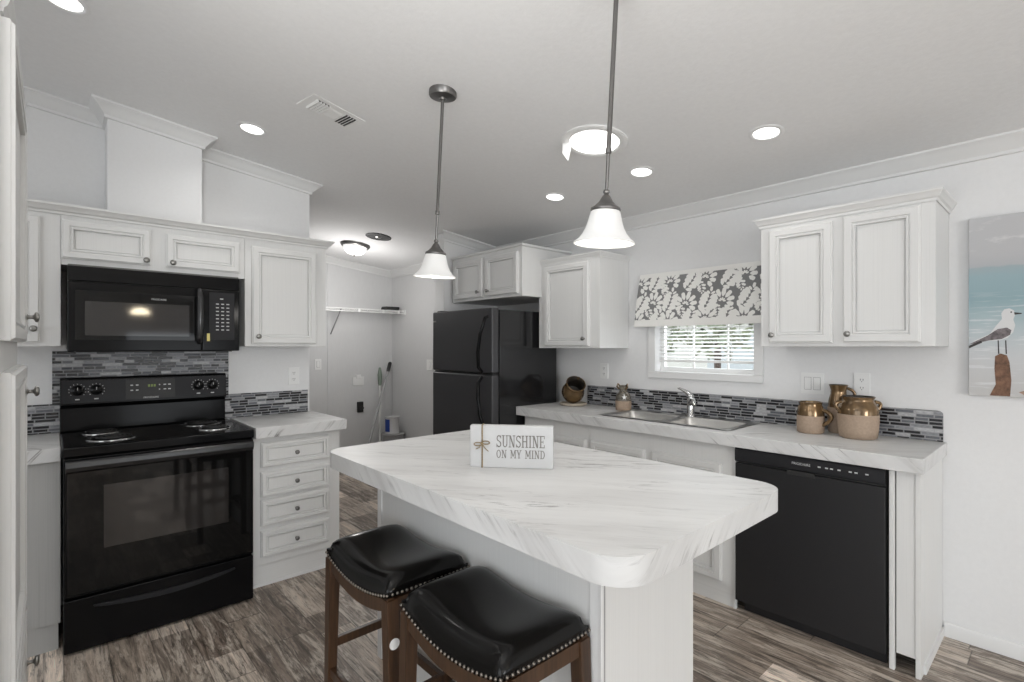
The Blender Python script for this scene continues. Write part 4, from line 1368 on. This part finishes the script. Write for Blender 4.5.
# ------------------------------------------------------------------ ceiling fittings
CR = (0, SLOPE, 0)
def recessed(x, y, label, power=1.4):
    t = thing('recessed_light', label, 'light', (x, y, ceilz(x)), CR, 'recessed ceiling lights')
    mb = MB(); mb.lathe([(.078, .004), (.078, -.002), (.072, -.004), (.058, -.003), (.054, .004)], (0, 0, 0), 32, close=False); mb.build('trim_ring', M['ceil'], t, local=True, ang=60)
    mb = MB(); mb.lathe([(.0001, -.0025), (.04, -.0025), (.056, -.001)], (0, 0, 0), 32, close=False); mb.build('lens', M['led'], t, local=True)
    area_light('downlight', (0, 0, -.012), (0, 0, -1), .12, .12, power, (1.0, .97, .93), 'DISK', t, 135)
    return t
recessed(0.815, 3.043, 'round recessed ceiling light above the range wall cabinets')
recessed(2.484, 0.976, 'round recessed ceiling light above the two-door wall cabinet by the seagull canvas')
recessed(2.503, 1.670, 'round recessed ceiling light right of the large round skylight tube')
recessed(2.495, 2.339, 'round recessed ceiling light left of the near pendant rod')
recessed(0.03, 2.53, 'round recessed ceiling light cut off by the top of the photo above the pantry')

t = thing('ceiling_vent', 'white rectangular ceiling register with dark louvres', 'vent', (1.037, 2.500, ceilz(1.037)), (0, SLOPE, radians(9)))
mb = MB()
hx, hy = .143, .083
mb.prism([(-hx, -hy), (hx, -hy), (hx, hy), (-hx, hy)], lambda a, b, d_: (a, b, d_), -.004, .002); mb.build('plate', M['whiteplastic'], t, local=True, bevel=.002)
for x0, m_ in ((-.105, 'slot'), (.048, 'slot')):
    mb = MB(); mb.box(x0, x0 + .062, -.055, .055, -.0055, -.004); lv = mb.build('louvre_opening', M['slot'], t, local=True)
    mb = MB()
    for i in range(5):
        xx = x0 + .0 + i * .0155
        sgn = 1 if x0 > 0 else -1
        mb.hexa([(xx - .002, -.055, -.004), (xx + .002, -.055, -.004), (xx + .002, .055, -.004), (xx - .002, .055, -.004)],
                [(xx - .002 - sgn * .006, -.055, -.012), (xx + .002 - sgn * .006, -.055, -.012), (xx + .002 - sgn * .006, .055, -.012), (xx - .002 - sgn * .006, .055, -.012)])
    mb.build('louvre', M['whiteplastic'], lv, local=True)
mb = MB()
for i in range(3):
    mb.hexa([(-.036, -.045 + i * .03, -.004), (.036, -.045 + i * .03, -.004), (.036, -.043 + i * .03, -.004), (-.036, -.043 + i * .03, -.004)],
            [(-.036, -.030 + i * .03, -.011), (.036, -.030 + i * .03, -.011), (.036, -.028 + i * .03, -.011), (-.036, -.028 + i * .03, -.011)])
mb.build('louvre', M['whiteplastic'], t, local=True)

t = thing('skylight_tube', 'large round lit skylight tube in the ceiling with a loose hanging flap', 'skylight', (2.060, 1.655, ceilz(2.060)), CR)
mb = MB(); mb.lathe([(.168, -.001), (.168, -.006), (.154, -.012), (.128, -.008), (.126, -.005)], (0, 0, 0), 40, close=False); mb.build('trim_ring', M['whiteplastic'], t, local=True, ang=60)
mb = MB(); mb.lathe([(.0001, -.010), (.06, -.009), (.128, -.006)], (0, 0, 0), 40, close=False); mb.build('diffuser', M['led'], t, local=True, ang=60)
ct, stt = cos(radians(127)), sin(radians(127))
mb = MB()
bx_, by_ = .138 * ct, .138 * stt
tdx, tdy = .743 * .024, -.67 * .024
mb.hexa([(bx_ - tdx, by_ - tdy, -.008), (bx_ + tdx, by_ + tdy, -.008), (bx_ + tdx + .003, by_ + tdy + .003, -.008), (bx_ - tdx + .003, by_ - tdy + .003, -.008)],
        [(bx_ - tdx * .9, by_ - tdy * .9, -.065), (bx_ + tdx * .5, by_ + tdy * .5, -.105), (bx_ + tdx * .5 + .003, by_ + tdy * .5 + .003, -.105), (bx_ - tdx * .9 + .003, by_ - tdy * .9 + .003, -.062)])
mb.build('loose_flap', M['whiteplastic'], t, local=True)
area_light('skylight_daylight', (0, 0, -.03), (0, 0, -1),   .2, .2, 1.2, (.97, .98, 1), 'DISK', t)

t = thing('flush_ceiling_lamp', 'round frosted flush ceiling lamp with a bronze rim lit in the laundry corner', 'lamp', (2.265, 4.87, ceilz(2.265)), CR)
mb = MB(); mb.lathe([(.145, .004), (.145, -.012), (.136, -.024), (.121, -.030), (.112, -.026)], (0, 0, 0), 40, close=False); mb.build('rim', M['dknickel'], t, local=True, ang=60)
mb = MB(); mb.lathe([(.116, -.024), (.113, -.045), (.098, -.072), (.072, -.094), (.036, -.106), (.0001, -.109)], (0, 0, 0), 40, close=False); mb.build('lamp_shade', M['domeglass'], t, local=True, ang=80)
mb = MB(); mb.lathe([(.009, -.107), (.010, -.114), (.006, -.122), (.0001, -.126)], (0, 0, 0), 14); mb.build('finial', M['dknickel'], t, local=True)
ld = bpy.data.lights.new('flush_light', 'POINT'); ld.energy = 19; ld.color = (1, .98, .96); ld.shadow_soft_size = .1
lo = bpy.data.objects.new('flush_light', ld); COL.objects.link(lo); lo.parent = t; lo.location = (0, 0, -.50)
t = thing('ceiling_speaker', 'dark round ceiling grille beside the laundry lamp', 'vent', (2.262, 4.375, ceilz(2.262)), CR)
mb = MB(); mb.lathe([(.118, .003), (.118, -.006), (.100, -.010), (.094, -.006)], (0, 0, 0), 36, close=False); mb.build('rim', M['dkplastic'], t, local=True, ang=60)
mb = MB(); mb.lathe([(.0001, -.007), (.096, -.007)], (0, 0, 0), 36, close=False); mb.build('grille', M['slot'], t, local=True)
mb = MB(); mb.lathe([(.0001, -.016), (.020, -.014), (.030, -.008)], (0, 0, 0), 20, close=False); mb.build('centre_cap', M['nickel'], t, local=True)

# ------------------------------------------------------------------ outlets and switches
def plate(name, label, cat, fn, a, z, w, h, kind, group=None):
    base = fn(a, z - h / 2, 0)
    t = thing(name, label, cat, base, group=group)
    mb = MB(); fbox(mb, fn, a - w / 2, a + w / 2, z - h / 2, z + h / 2, 0.0005, .007); mb.build('plate', M['whiteplastic'], t, bevel=.002)
    if kind == 'outlet':
        for s_ in (-1, 1):
            mb = MB(); fbox(mb, fn, a - .017, a + .017, z + s_ * .021 - .014, z + s_ * .021 + .014, .007, .0085); so = mb.build('receptacle', M['whiteplastic'], t, bevel=.003)
            mb = MB()
            for q in (-.006, .006): fbox(mb, fn, a + q - .0013, a + q + .0013, z + s_ * .021 - .002, z + s_ * .021 + .007, .0085, .009)
            fbox(mb, fn, a - .002, a + .002, z + s_ * .021 - .010, z + s_ * .021 - .006, .0085, .009)
            mb.build('slot', M['slot'], so)
    else:
        n = kind
        for i in range(n):
            c = a + (i - (n - 1) / 2) * .046
            mb = MB(); fbox(mb, fn, c - .016, c + .016, z - .033, z + .033, .007, .0105); rk = mb.build('rocker', M['whiteplastic'], t, bevel=.002)
            mb = MB(); fbox(mb, fn, c - .018, c + .018, z - .035, z + .035, .0068, .0074); mb.build('rocker_gap', M['greyplastic'], t)
    return t
plate('wall_outlet', 'white double outlet on the range wall above the right worktop', 'outlet', face('S', YW), 1.225, 1.166, .072, .116, 'outlet')
plate('light_switch', 'white two-rocker switch plate left of the tan pots', 'switch', fnW, 0.985, 1.163, .116, .116, 2)
plate('wall_outlet', 'white double outlet above the wide tan crock', 'outlet', fnW, 0.752, 1.172, .072, .116, 'outlet')
plate('wall_outlet', 'white double outlet above the tipped jug near the refrigerator', 'outlet', fnW, 2.426, 1.180, .072, .116, 'outlet')
plate('light_switch', 'white switch on the laundry back wall just past the range wall', 'switch', face('S', YL), 2.215, 1.165, .075, .120, 1)
plate('light_switch', 'white switch on the laundry wall left of the refrigerator', 'switch', fnW, 4.86, 1.160, .120, .120, 1)
fnL = face('S', YL)
t = thing('dryer_outlet', 'black dryer outlet low on the laundry wall', 'outlet', (2.72, YL, .58))
mb = MB(); fbox(mb, fnL, 2.675, 2.750, .585, .71, .0005, .03); mb.build('box', M['dkplastic'], t, bevel=.006)
mb = MB(); mb.lathe([(.026, 0), (.026, -.006), (.0001, -.008)], (2.725, YL - .03, .635), 18, axis='y'); mb.build('receptacle', M['slot'], t)
t = thing('washer_box', 'white washer supply box set in the laundry wall above the dryer outlet', 'box', (2.69, YL, .90))
mb = MB(); fbox(mb, fnL, 2.625, 2.765, .905, 1.005, .0005, .010); mb.build('plate', M['whiteplastic'], t, bevel=.003)
mb = MB(); fbox(mb, fnL, 2.665, 2.725, 0.985, 1.03, .0005, .014); mb.build('valve_cover', M['whiteplastic'], t, bevel=.003)

# ------------------------------------------------------------------ laundry corner
t = thing('wire_shelf', 'white wire shelf high on the laundry walls', 'shelf', (2.5, 5.56, 1.775))
SZ = 1.790
mb = MB()
for (y, z, r) in ((5.415, SZ, .006), (5.415, SZ - .030, .005), (5.56, SZ, .004), (YL - .008, SZ, .005)):
    mb.tube([(1.5, y, z), (XW - .004, y, z)], r, 8)
mb.build('rail', M['whiteplastic'], t)
mb = MB()
x = 1.5
while x < XW - .02:
    mb.tube([(x, YL - .008, SZ + .003), (x, 5.415, SZ + .003), (x, 5.412, SZ - .030)], .0022, 5)
    x += .027
mb.build('cross_wires', M['whiteplastic'], t)
for xx in (2.36,):
    mb = MB(); mb.tube([(xx, 5.43, SZ - .006), (xx, YL - .006, SZ - .28)], .007, 8); mb.build('bracket', M['greyplastic'], t)
mb = MB(); mb.box(XW - .012, XW - .002, 5.38, 5.47, SZ - .045, SZ + .012); mb.build('end_bracket', M['whiteplastic'], t, bevel=.002)
for xx in (2.56, 2.86, 3.06):
    mb = MB(); mb.box(xx - .012, xx + .012, 5.404, 5.420, SZ - .036, SZ + .006); mb.build('clip', M['whiteplastic'], t, bevel=.002)
mb = MB()
vs = [(2.90, 5.44), (3.08, 5.44), (3.10, 5.50), (3.08, 5.60), (2.92, 5.60), (2.88, 5.52)]
mb.prism(vs, lambda a, b, z: (a + (z - SZ) * .3, b, z), SZ + .006, SZ + .050)
o = mb.build('folded_bag', M['dkplastic'], bevel=.012, seg=3); tag(o, 'dark folded bag lying on the end of the wire shelf', 'bag')

t = thing('broom', 'white-poled broom with a grey-green top leaning in the laundry corner', 'broom', (2.86, 5.45, 0))
p0, p1 = Vector((2.79, 5.36, .06)), Vector((2.945, 5.66, 1.11))
mb = MB(); mb.tube([p0, p0.lerp(p1, .80)], .014, 12); mb.build('pole', M['pole'], t)
mb = MB(); mb.tube([p0.lerp(p1, .79), p0.lerp(p1, .82), p0.lerp(p1, .92), p0.lerp(p1, .98), p1], [.012, .022, .028, .016, .012], 12); mb.build('grip', M['green'], t)
mb = MB(); mb.hexa([(2.70, 5.34, 0.0), (2.86, 5.34, 0.0), (2.86, 5.39, 0), (2.70, 5.39, 0)], [(2.75, 5.35, .10), (2.83, 5.35, .10), (2.83, 5.38, .10), (2.75, 5.38, .10)]); mb.build('bristles', M['greyplastic'], t)
t = thing('mop', 'mop with a thin grey pole and black grip leaning across the laundry corner', 'mop', (2.66, 5.3, 0))
p0, p1 = Vector((2.44, 5.10, .03)), Vector((3.10, 5.69, 1.17))
mb = MB(); mb.tube([p0, p0.lerp(p1, .92)], .014, 12); mb.build('pole', M['greyplastic'], t)
mb = MB(); mb.tube([p0.lerp(p1, .90), p0.lerp(p1, .92), p0.lerp(p1, .99), p1], [.016, .022, .022, .014], 12); mb.build('grip', M['dkplastic'], t)
mb = MB(); mb.prism([(2.32, .0), (2.55, .0), (2.53, .045), (2.34, .045)], lambda a, z, y: (a, y, z), 5.03, 5.15); mb.build('mop_head', M['dkplastic'], t, bevel=.01)
t = thing('bucket', 'grey plastic bucket on the laundry floor under the paint can', 'bucket', (3.00, 5.44, 0))
mb = MB(); mb.lathe([(.105, 0), (.11, .005), (.125, .315), (.135, .320), (.135, .332), (.126, .332), (.120, .315), (.103, .012), (.0001, .012)], (3.00, 5.44, 0), 32); mb.build('body', M['greyplastic'], t, ang=50)
mb = MB(); mb.lathe([(.0001, .333), (.13, .333), (.138, .330), (.138, .338), (.13, .342), (.0001, .342)], (3.00, 5.44, 0), 32, close=False); mb.build('lid', M['greyplastic'], t, ang=50)
t = thing('paint_can', 'white can with a blue label standing on the grey laundry bucket', 'can', (2.985, 5.43, .342))
mb = MB(); mb.lathe([(.082, 0), (.085, .003), (.085, .008), (.082, .012), (.082, .185), (.086, .190), (.086, .198), (.076, .198), (.076, .192), (.0001, .192)], (2.985, 5.43, .342), 32); mb.build('body', M['tin'], t, ang=50)
mb = MB()
vs, fs = [], []
for i in range(9):
    a = radians(166 + 55 * i / 8)
    for zz in (.025, .170):
        vs.append((2.985 + .0832 * cos(a), 5.43 + .0832 * sin(a), .342 + zz))
for i in range(8): fs.append((2 * i, 2 * i + 2, 2 * i + 3, 2 * i + 1))
mb.add(vs, fs); mb.build('paper_label', M['blue'], t, recalc=False)

# ------------------------------------------------------------------ pots on the long worktop
def strap(pts, w, th, parent, m):
    mb = MB(); mb.tube(pts, [w * .9] + [w] * (len(pts) - 2) + [w * .9], 10); return mb.build('handle', m, parent, ang=70)
def ear(c, r_, ang_, z0, z1, out, parent, m, rad=.010):
    """handle from (r_,z1) bulging out and back to (r_,z0)"""
    ca, sa = cos(ang_), sin(ang_)
    pts = []
    for i in range(11):
        t_ = i / 10
        rr = r_ + out * sin(pi * t_) ** .8
        pts.append((c[0] + rr * ca, c[1] + rr * sa, c[2] + z1 + (z0 - z1) * t_ + .008 * sin(pi * t_)))
    return strap(pts, rad, 0, parent, m)
HND = radians(-150 + 42)
c = (2.968, 0.941, CT)
t = thing('stoneware_mug', 'short tan and bronze jug with one big handle, left of the wide crock', 'jug', c)
mb = MB(); mb.lathe([(.056, 0), (.063, .006), (.064, .03), (.064, .090), (.064, .092), (.062, .115), (.058, .135), (.052, .148), (.055, .158), (.057, .163), (.052, .163), (.048, .150), (.054, .130), (.056, .02), (.0001, .015)], c, 40, ms=[0, 0, 0, 0, 1, 1, 1, 1, 1, 1, 1, 2, 2, 2]); mb.build('body', [M['clay'], M['glaze'], M['inner']], t, ang=60)
ear(c, .060, radians(-100), .045, .125, .044, t, M['glaze'], .010)
c = (2.972, 0.729, CT)
t = thing('stoneware_crock', 'wide tan and bronze crock with two small handles, rightmost of the pots', 'crock', c)
mb = MB(); mb.lathe([(.070, 0), (.080, .006), (.085, .04), (.088, .085), (.088, .118), (.088, .120), (.087, .140), (.082, .162), (.070, .180), (.066, .190), (.070, .200), (.074, .206), (.069, .206), (.062, .190), (.078, .140), (.074, .02), (.0001, .015)], c, 44, ms=[0, 0, 0, 0, 0, 1, 1, 1, 1, 1, 1, 1, 2, 2, 2, 2]); mb.build('body', [M['clay'], M['glaze'], M['inner']], t, ang=60)
ear(c, .080, radians(-47), .130, .180, .026, t, M['glaze'], .009)
ear(c, .080, radians(133), .130, .180, .026, t, M['glaze'], .009)
c = (3.076, 0.842, CT)
t = thing('stoneware_pitcher', 'tall narrow tan and bronze pitcher standing behind the two shorter pots', 'pitcher', c)
mb = MB(); mb.lathe([(.042, 0), (.046, .006), (.050, .05), (.051, .10), (.050, .13), (.049, .135), (.044, .175), (.036, .205), (.035, .222), (.040, .242), (.045, .252), (.041, .252), (.031, .222), (.044, .13), (.044, .02), (.0001, .015)], c, 40, ms=[0, 0, 0, 0, 0, 1, 1, 1, 1, 1, 1, 2, 2, 2, 2]); mb.build('body', [M['clay'], M['glaze'], M['inner']], t, ang=60)
ear(c, .040, radians(-60), .150, .235, .034, t, M['glaze'], .008)

c = (3.02, 2.165, CT)
t = thing('small_bottle_jar', 'small tan and brown glass jar with a white star left of the sink', 'jar', c)
mb = MB(); mb.lathe([(.050, 0), (.055, .005), (.056, .03), (.056, .068), (.0001, .070)], c, 32); mb.build('base', M['clay'], t, ang=60)
mb = MB(); mb.lathe([(.055, .068), (.052, .090), (.046, .112), (.034, .128), (.027, .136), (.027, .160), (.031, .166), (.031, .176), (.024, .176), (.024, .170), (.0001, .168)], c, 32); mb.build('bottle', M['jarglass'], t, ang=60)
for sg_ in (-1, 1):
    mb = MB(); mb.tube([(c[0] - .01, c[1] + sg_ * .028, c[2] + .150), (c[0] - .014, c[1] + sg_ * .046, c[2] + .168), (c[0] - .010, c[1] + sg_ * .040, c[2] + .186), (c[0] - .006, c[1] + sg_ * .026, c[2] + .172)], .006, 8)
    mb.build('ear_handle', M['glaze'], t, ang=60)
mb = MB()
pts = []
sc_ = Vector((c[0] - .0515 * .74, c[1] - .0515 * .67, c[2] + .094))
rt_ = Vector((.74, -.67, 0)).normalized() ; rt_ = Vector((.67, -.74, 0)).normalized()
nn = Vector((-.74, -.67, .35)).normalized()
upv = Vector((.2, .18, 1)).normalized()
star = []
for i in range(10):
    a = pi / 2 + 2 * pi * i / 10
    rr = .019 if i % 2 == 0 else .008
    star.append(sc_ + rt_ * rr * cos(a) + upv * rr * sin(a) + nn * .004)
mb.add([sc_ + nn * .006] + star, [(0, i + 1, (i + 1) % 10 + 1) for i in range(10)]); mb.build('star', M['whiteplastic'], t, recalc=False)

# tipped jug lying on a round plate
c = (2.985, 2.605, CT)
t = thing('round_plate', 'round tan plate under the tipped jug beside the refrigerator', 'plate', c)
mb = MB(); mb.lathe([(.090, 0), (.100, .004), (.104, .012), (.102, .020), (.096, .022), (.088, .012), (.0001, .010)], c, 40); mb.build('dish', M['paleclay'], t, ang=50)
jl = (2.992, 2.612, CT + .012)
t = thing('tipped_jug', 'tipped bronze-brown jug with its mouth toward the room, on the tan plate', 'jug', jl)
ax = Vector((-.38, -.62, .66)).normalized()
side = ax.cross(Vector((0, 0, 1))).normalized(); upj = side.cross(ax).normalized()
prof = [(.0001, -.085), (.045, -.082), (.070, -.060), (.086, -.025), (.088, .0), (.081, .030), (.070, .052), (.063, .064), (.062, .076), (.070, .090), (.076, .096), (.069, .098), (.057, .082), (.057, .066), (.068, .03), (.070, -.02), (.0001, -.06)]
ctr = Vector(jl) + Vector((0.0, 0.0, .078))
mb = MB()
mb.lathe(prof, (0, 0, 0), 40, ms=[1] * 11 + [2] * 5)
R = Matrix((side, upj, ax)).transposed()
mb.v = [R @ p + ctr for p in mb.v]
lowest = min(p.z for p in mb.v)
dz = jl[2] + .001 - lowest + .0
mb.v = [p + Vector((0, 0, dz)) for p in mb.v]
ctr = ctr + Vector((0, 0, dz))
mb.build('body', [M['clay'], M['glaze'], M['inner']], t, ang=60)
pts = []
for i in range(11):
    t_ = i / 10
    rr = .078 + .040 * sin(pi * t_)
    zz = -.03 + (.092 + .03) * t_
    if t_ > .6: rr = .060 + (rr - .060) * (1 - (t_ - .6) / .4) ** .5 if t_ < 1 else .060
    pts.append(ctr + (upj * .85 + side * -.5).normalized() * rr + ax * zz)
strap(pts, .009, 0, t, M['glaze'])

# ------------------------------------------------------------------ canvas on the right wall
t = thing('canvas_picture', 'seascape canvas with a seagull on a post hanging on the right wall', 'picture', (XW - .02, 0.04, 1.146))
CY1, CY0, CZ0, CZ1 = 0.332, -0.27, 1.146, 1.950
mb = MB()
mb.box(XW - .030, XW - .001, CY0, CY1, CZ0, CZ1)
mb.build('canvas', [M['painting']], t, bevel=.002)
fnC = face('W', XW - .030)
def paint(name, poly, m, lift):
    mb = MB(); mb.prism(poly, lambda a, z, o_: fnC(a, z, o_), .0002, lift); return mb.build(name, M[m], t)
paint('painted_post', [(.262, 1.150), (.196, 1.150), (.192, 1.22), (.198, 1.30), (.206, 1.330), (.226, 1.338), (.244, 1.326), (.246, 1.27), (.242, 1.20)], 'postpaint', .0008)
blob = []
rr = random.Random(3)
for i in range(30):
    a = 2 * pi * i / 30
    q = 1 + .25 * rr.uniform(-1, 1)
    blob.append((.03 + .12 * q * cos(a), max(1.150, 1.185 + .06 * q * sin(a))))
paint('painted_pebbles', blob, 'sandpaint', .0005)
paint('painted_gull', [(.318, 1.392), (.262, 1.424), (.240, 1.462), (.222, 1.490), (.224, 1.515), (.215, 1.532), (.198, 1.536), (.184, 1.526), (.180, 1.508), (.186, 1.486), (.180, 1.462), (.186, 1.432), (.204, 1.406), (.232, 1.394), (.270, 1.394)], 'gullwhite', .0010)
paint('painted_wing', [(.331, 1.378), (.268, 1.418), (.236, 1.446), (.206, 1.452), (.192, 1.440), (.196, 1.420), (.222, 1.402), (.262, 1.396), (.290, 1.388)], 'gullgrey', .0014)
paint('painted_tail', [(.331, 1.372), (.290, 1.396), (.286, 1.386), (.310, 1.372), (.331, 1.360)], 'gulldark', .0016)
paint('painted_beak', [(.184, 1.518), (.160, 1.514), (.160, 1.510), (.182, 1.507)], 'gulldark', .0014)
paint('painted_eye', [(.195, 1.522), (.190, 1.522), (.190, 1.516), (.195, 1.516)], 'gulldark', .0014)
paint('painted_leg', [(.236, 1.396), (.232, 1.396), (.230, 1.336), (.234, 1.336)], 'gulldark', .0014)
paint('painted_leg', [(.212, 1.396), (.208, 1.396), (.206, 1.336), (.210, 1.336)], 'gulldark', .0014)

# ------------------------------------------------------------------ lamp of the dining corner, seen mirrored in the microwave door
t = thing('hanging_lamp', 'warm lit glass bowl lamp seen only as a reflection in the microwave door', 'lamp', (0.97, -3.0, ceilz(0.97)))
zr_ = 1.94 - ceilz(0.97)
mb = MB(); mb.lathe([(.06, 0), (.06, -.02), (.01, -.03), (.007, -.04), (.007, zr_ + .02), (.03, zr_ + .015), (.03, zr_)], (0, 0, 0), 20); mb.build('rod', M['dknickel'], t, local=True)
mb = MB(); mb.lathe([(.03, zr_ + .0), (.07, zr_ - .01), (.10, zr_ - .035), (.115, zr_ - .07), (.118, zr_ - .085), (.110, zr_ - .085), (.09, zr_ - .03), (.03, zr_ - .012)], (0, 0, 0), 32, close=False); mb.build('lamp_shade', M['bowl'], t, local=True, ang=80)
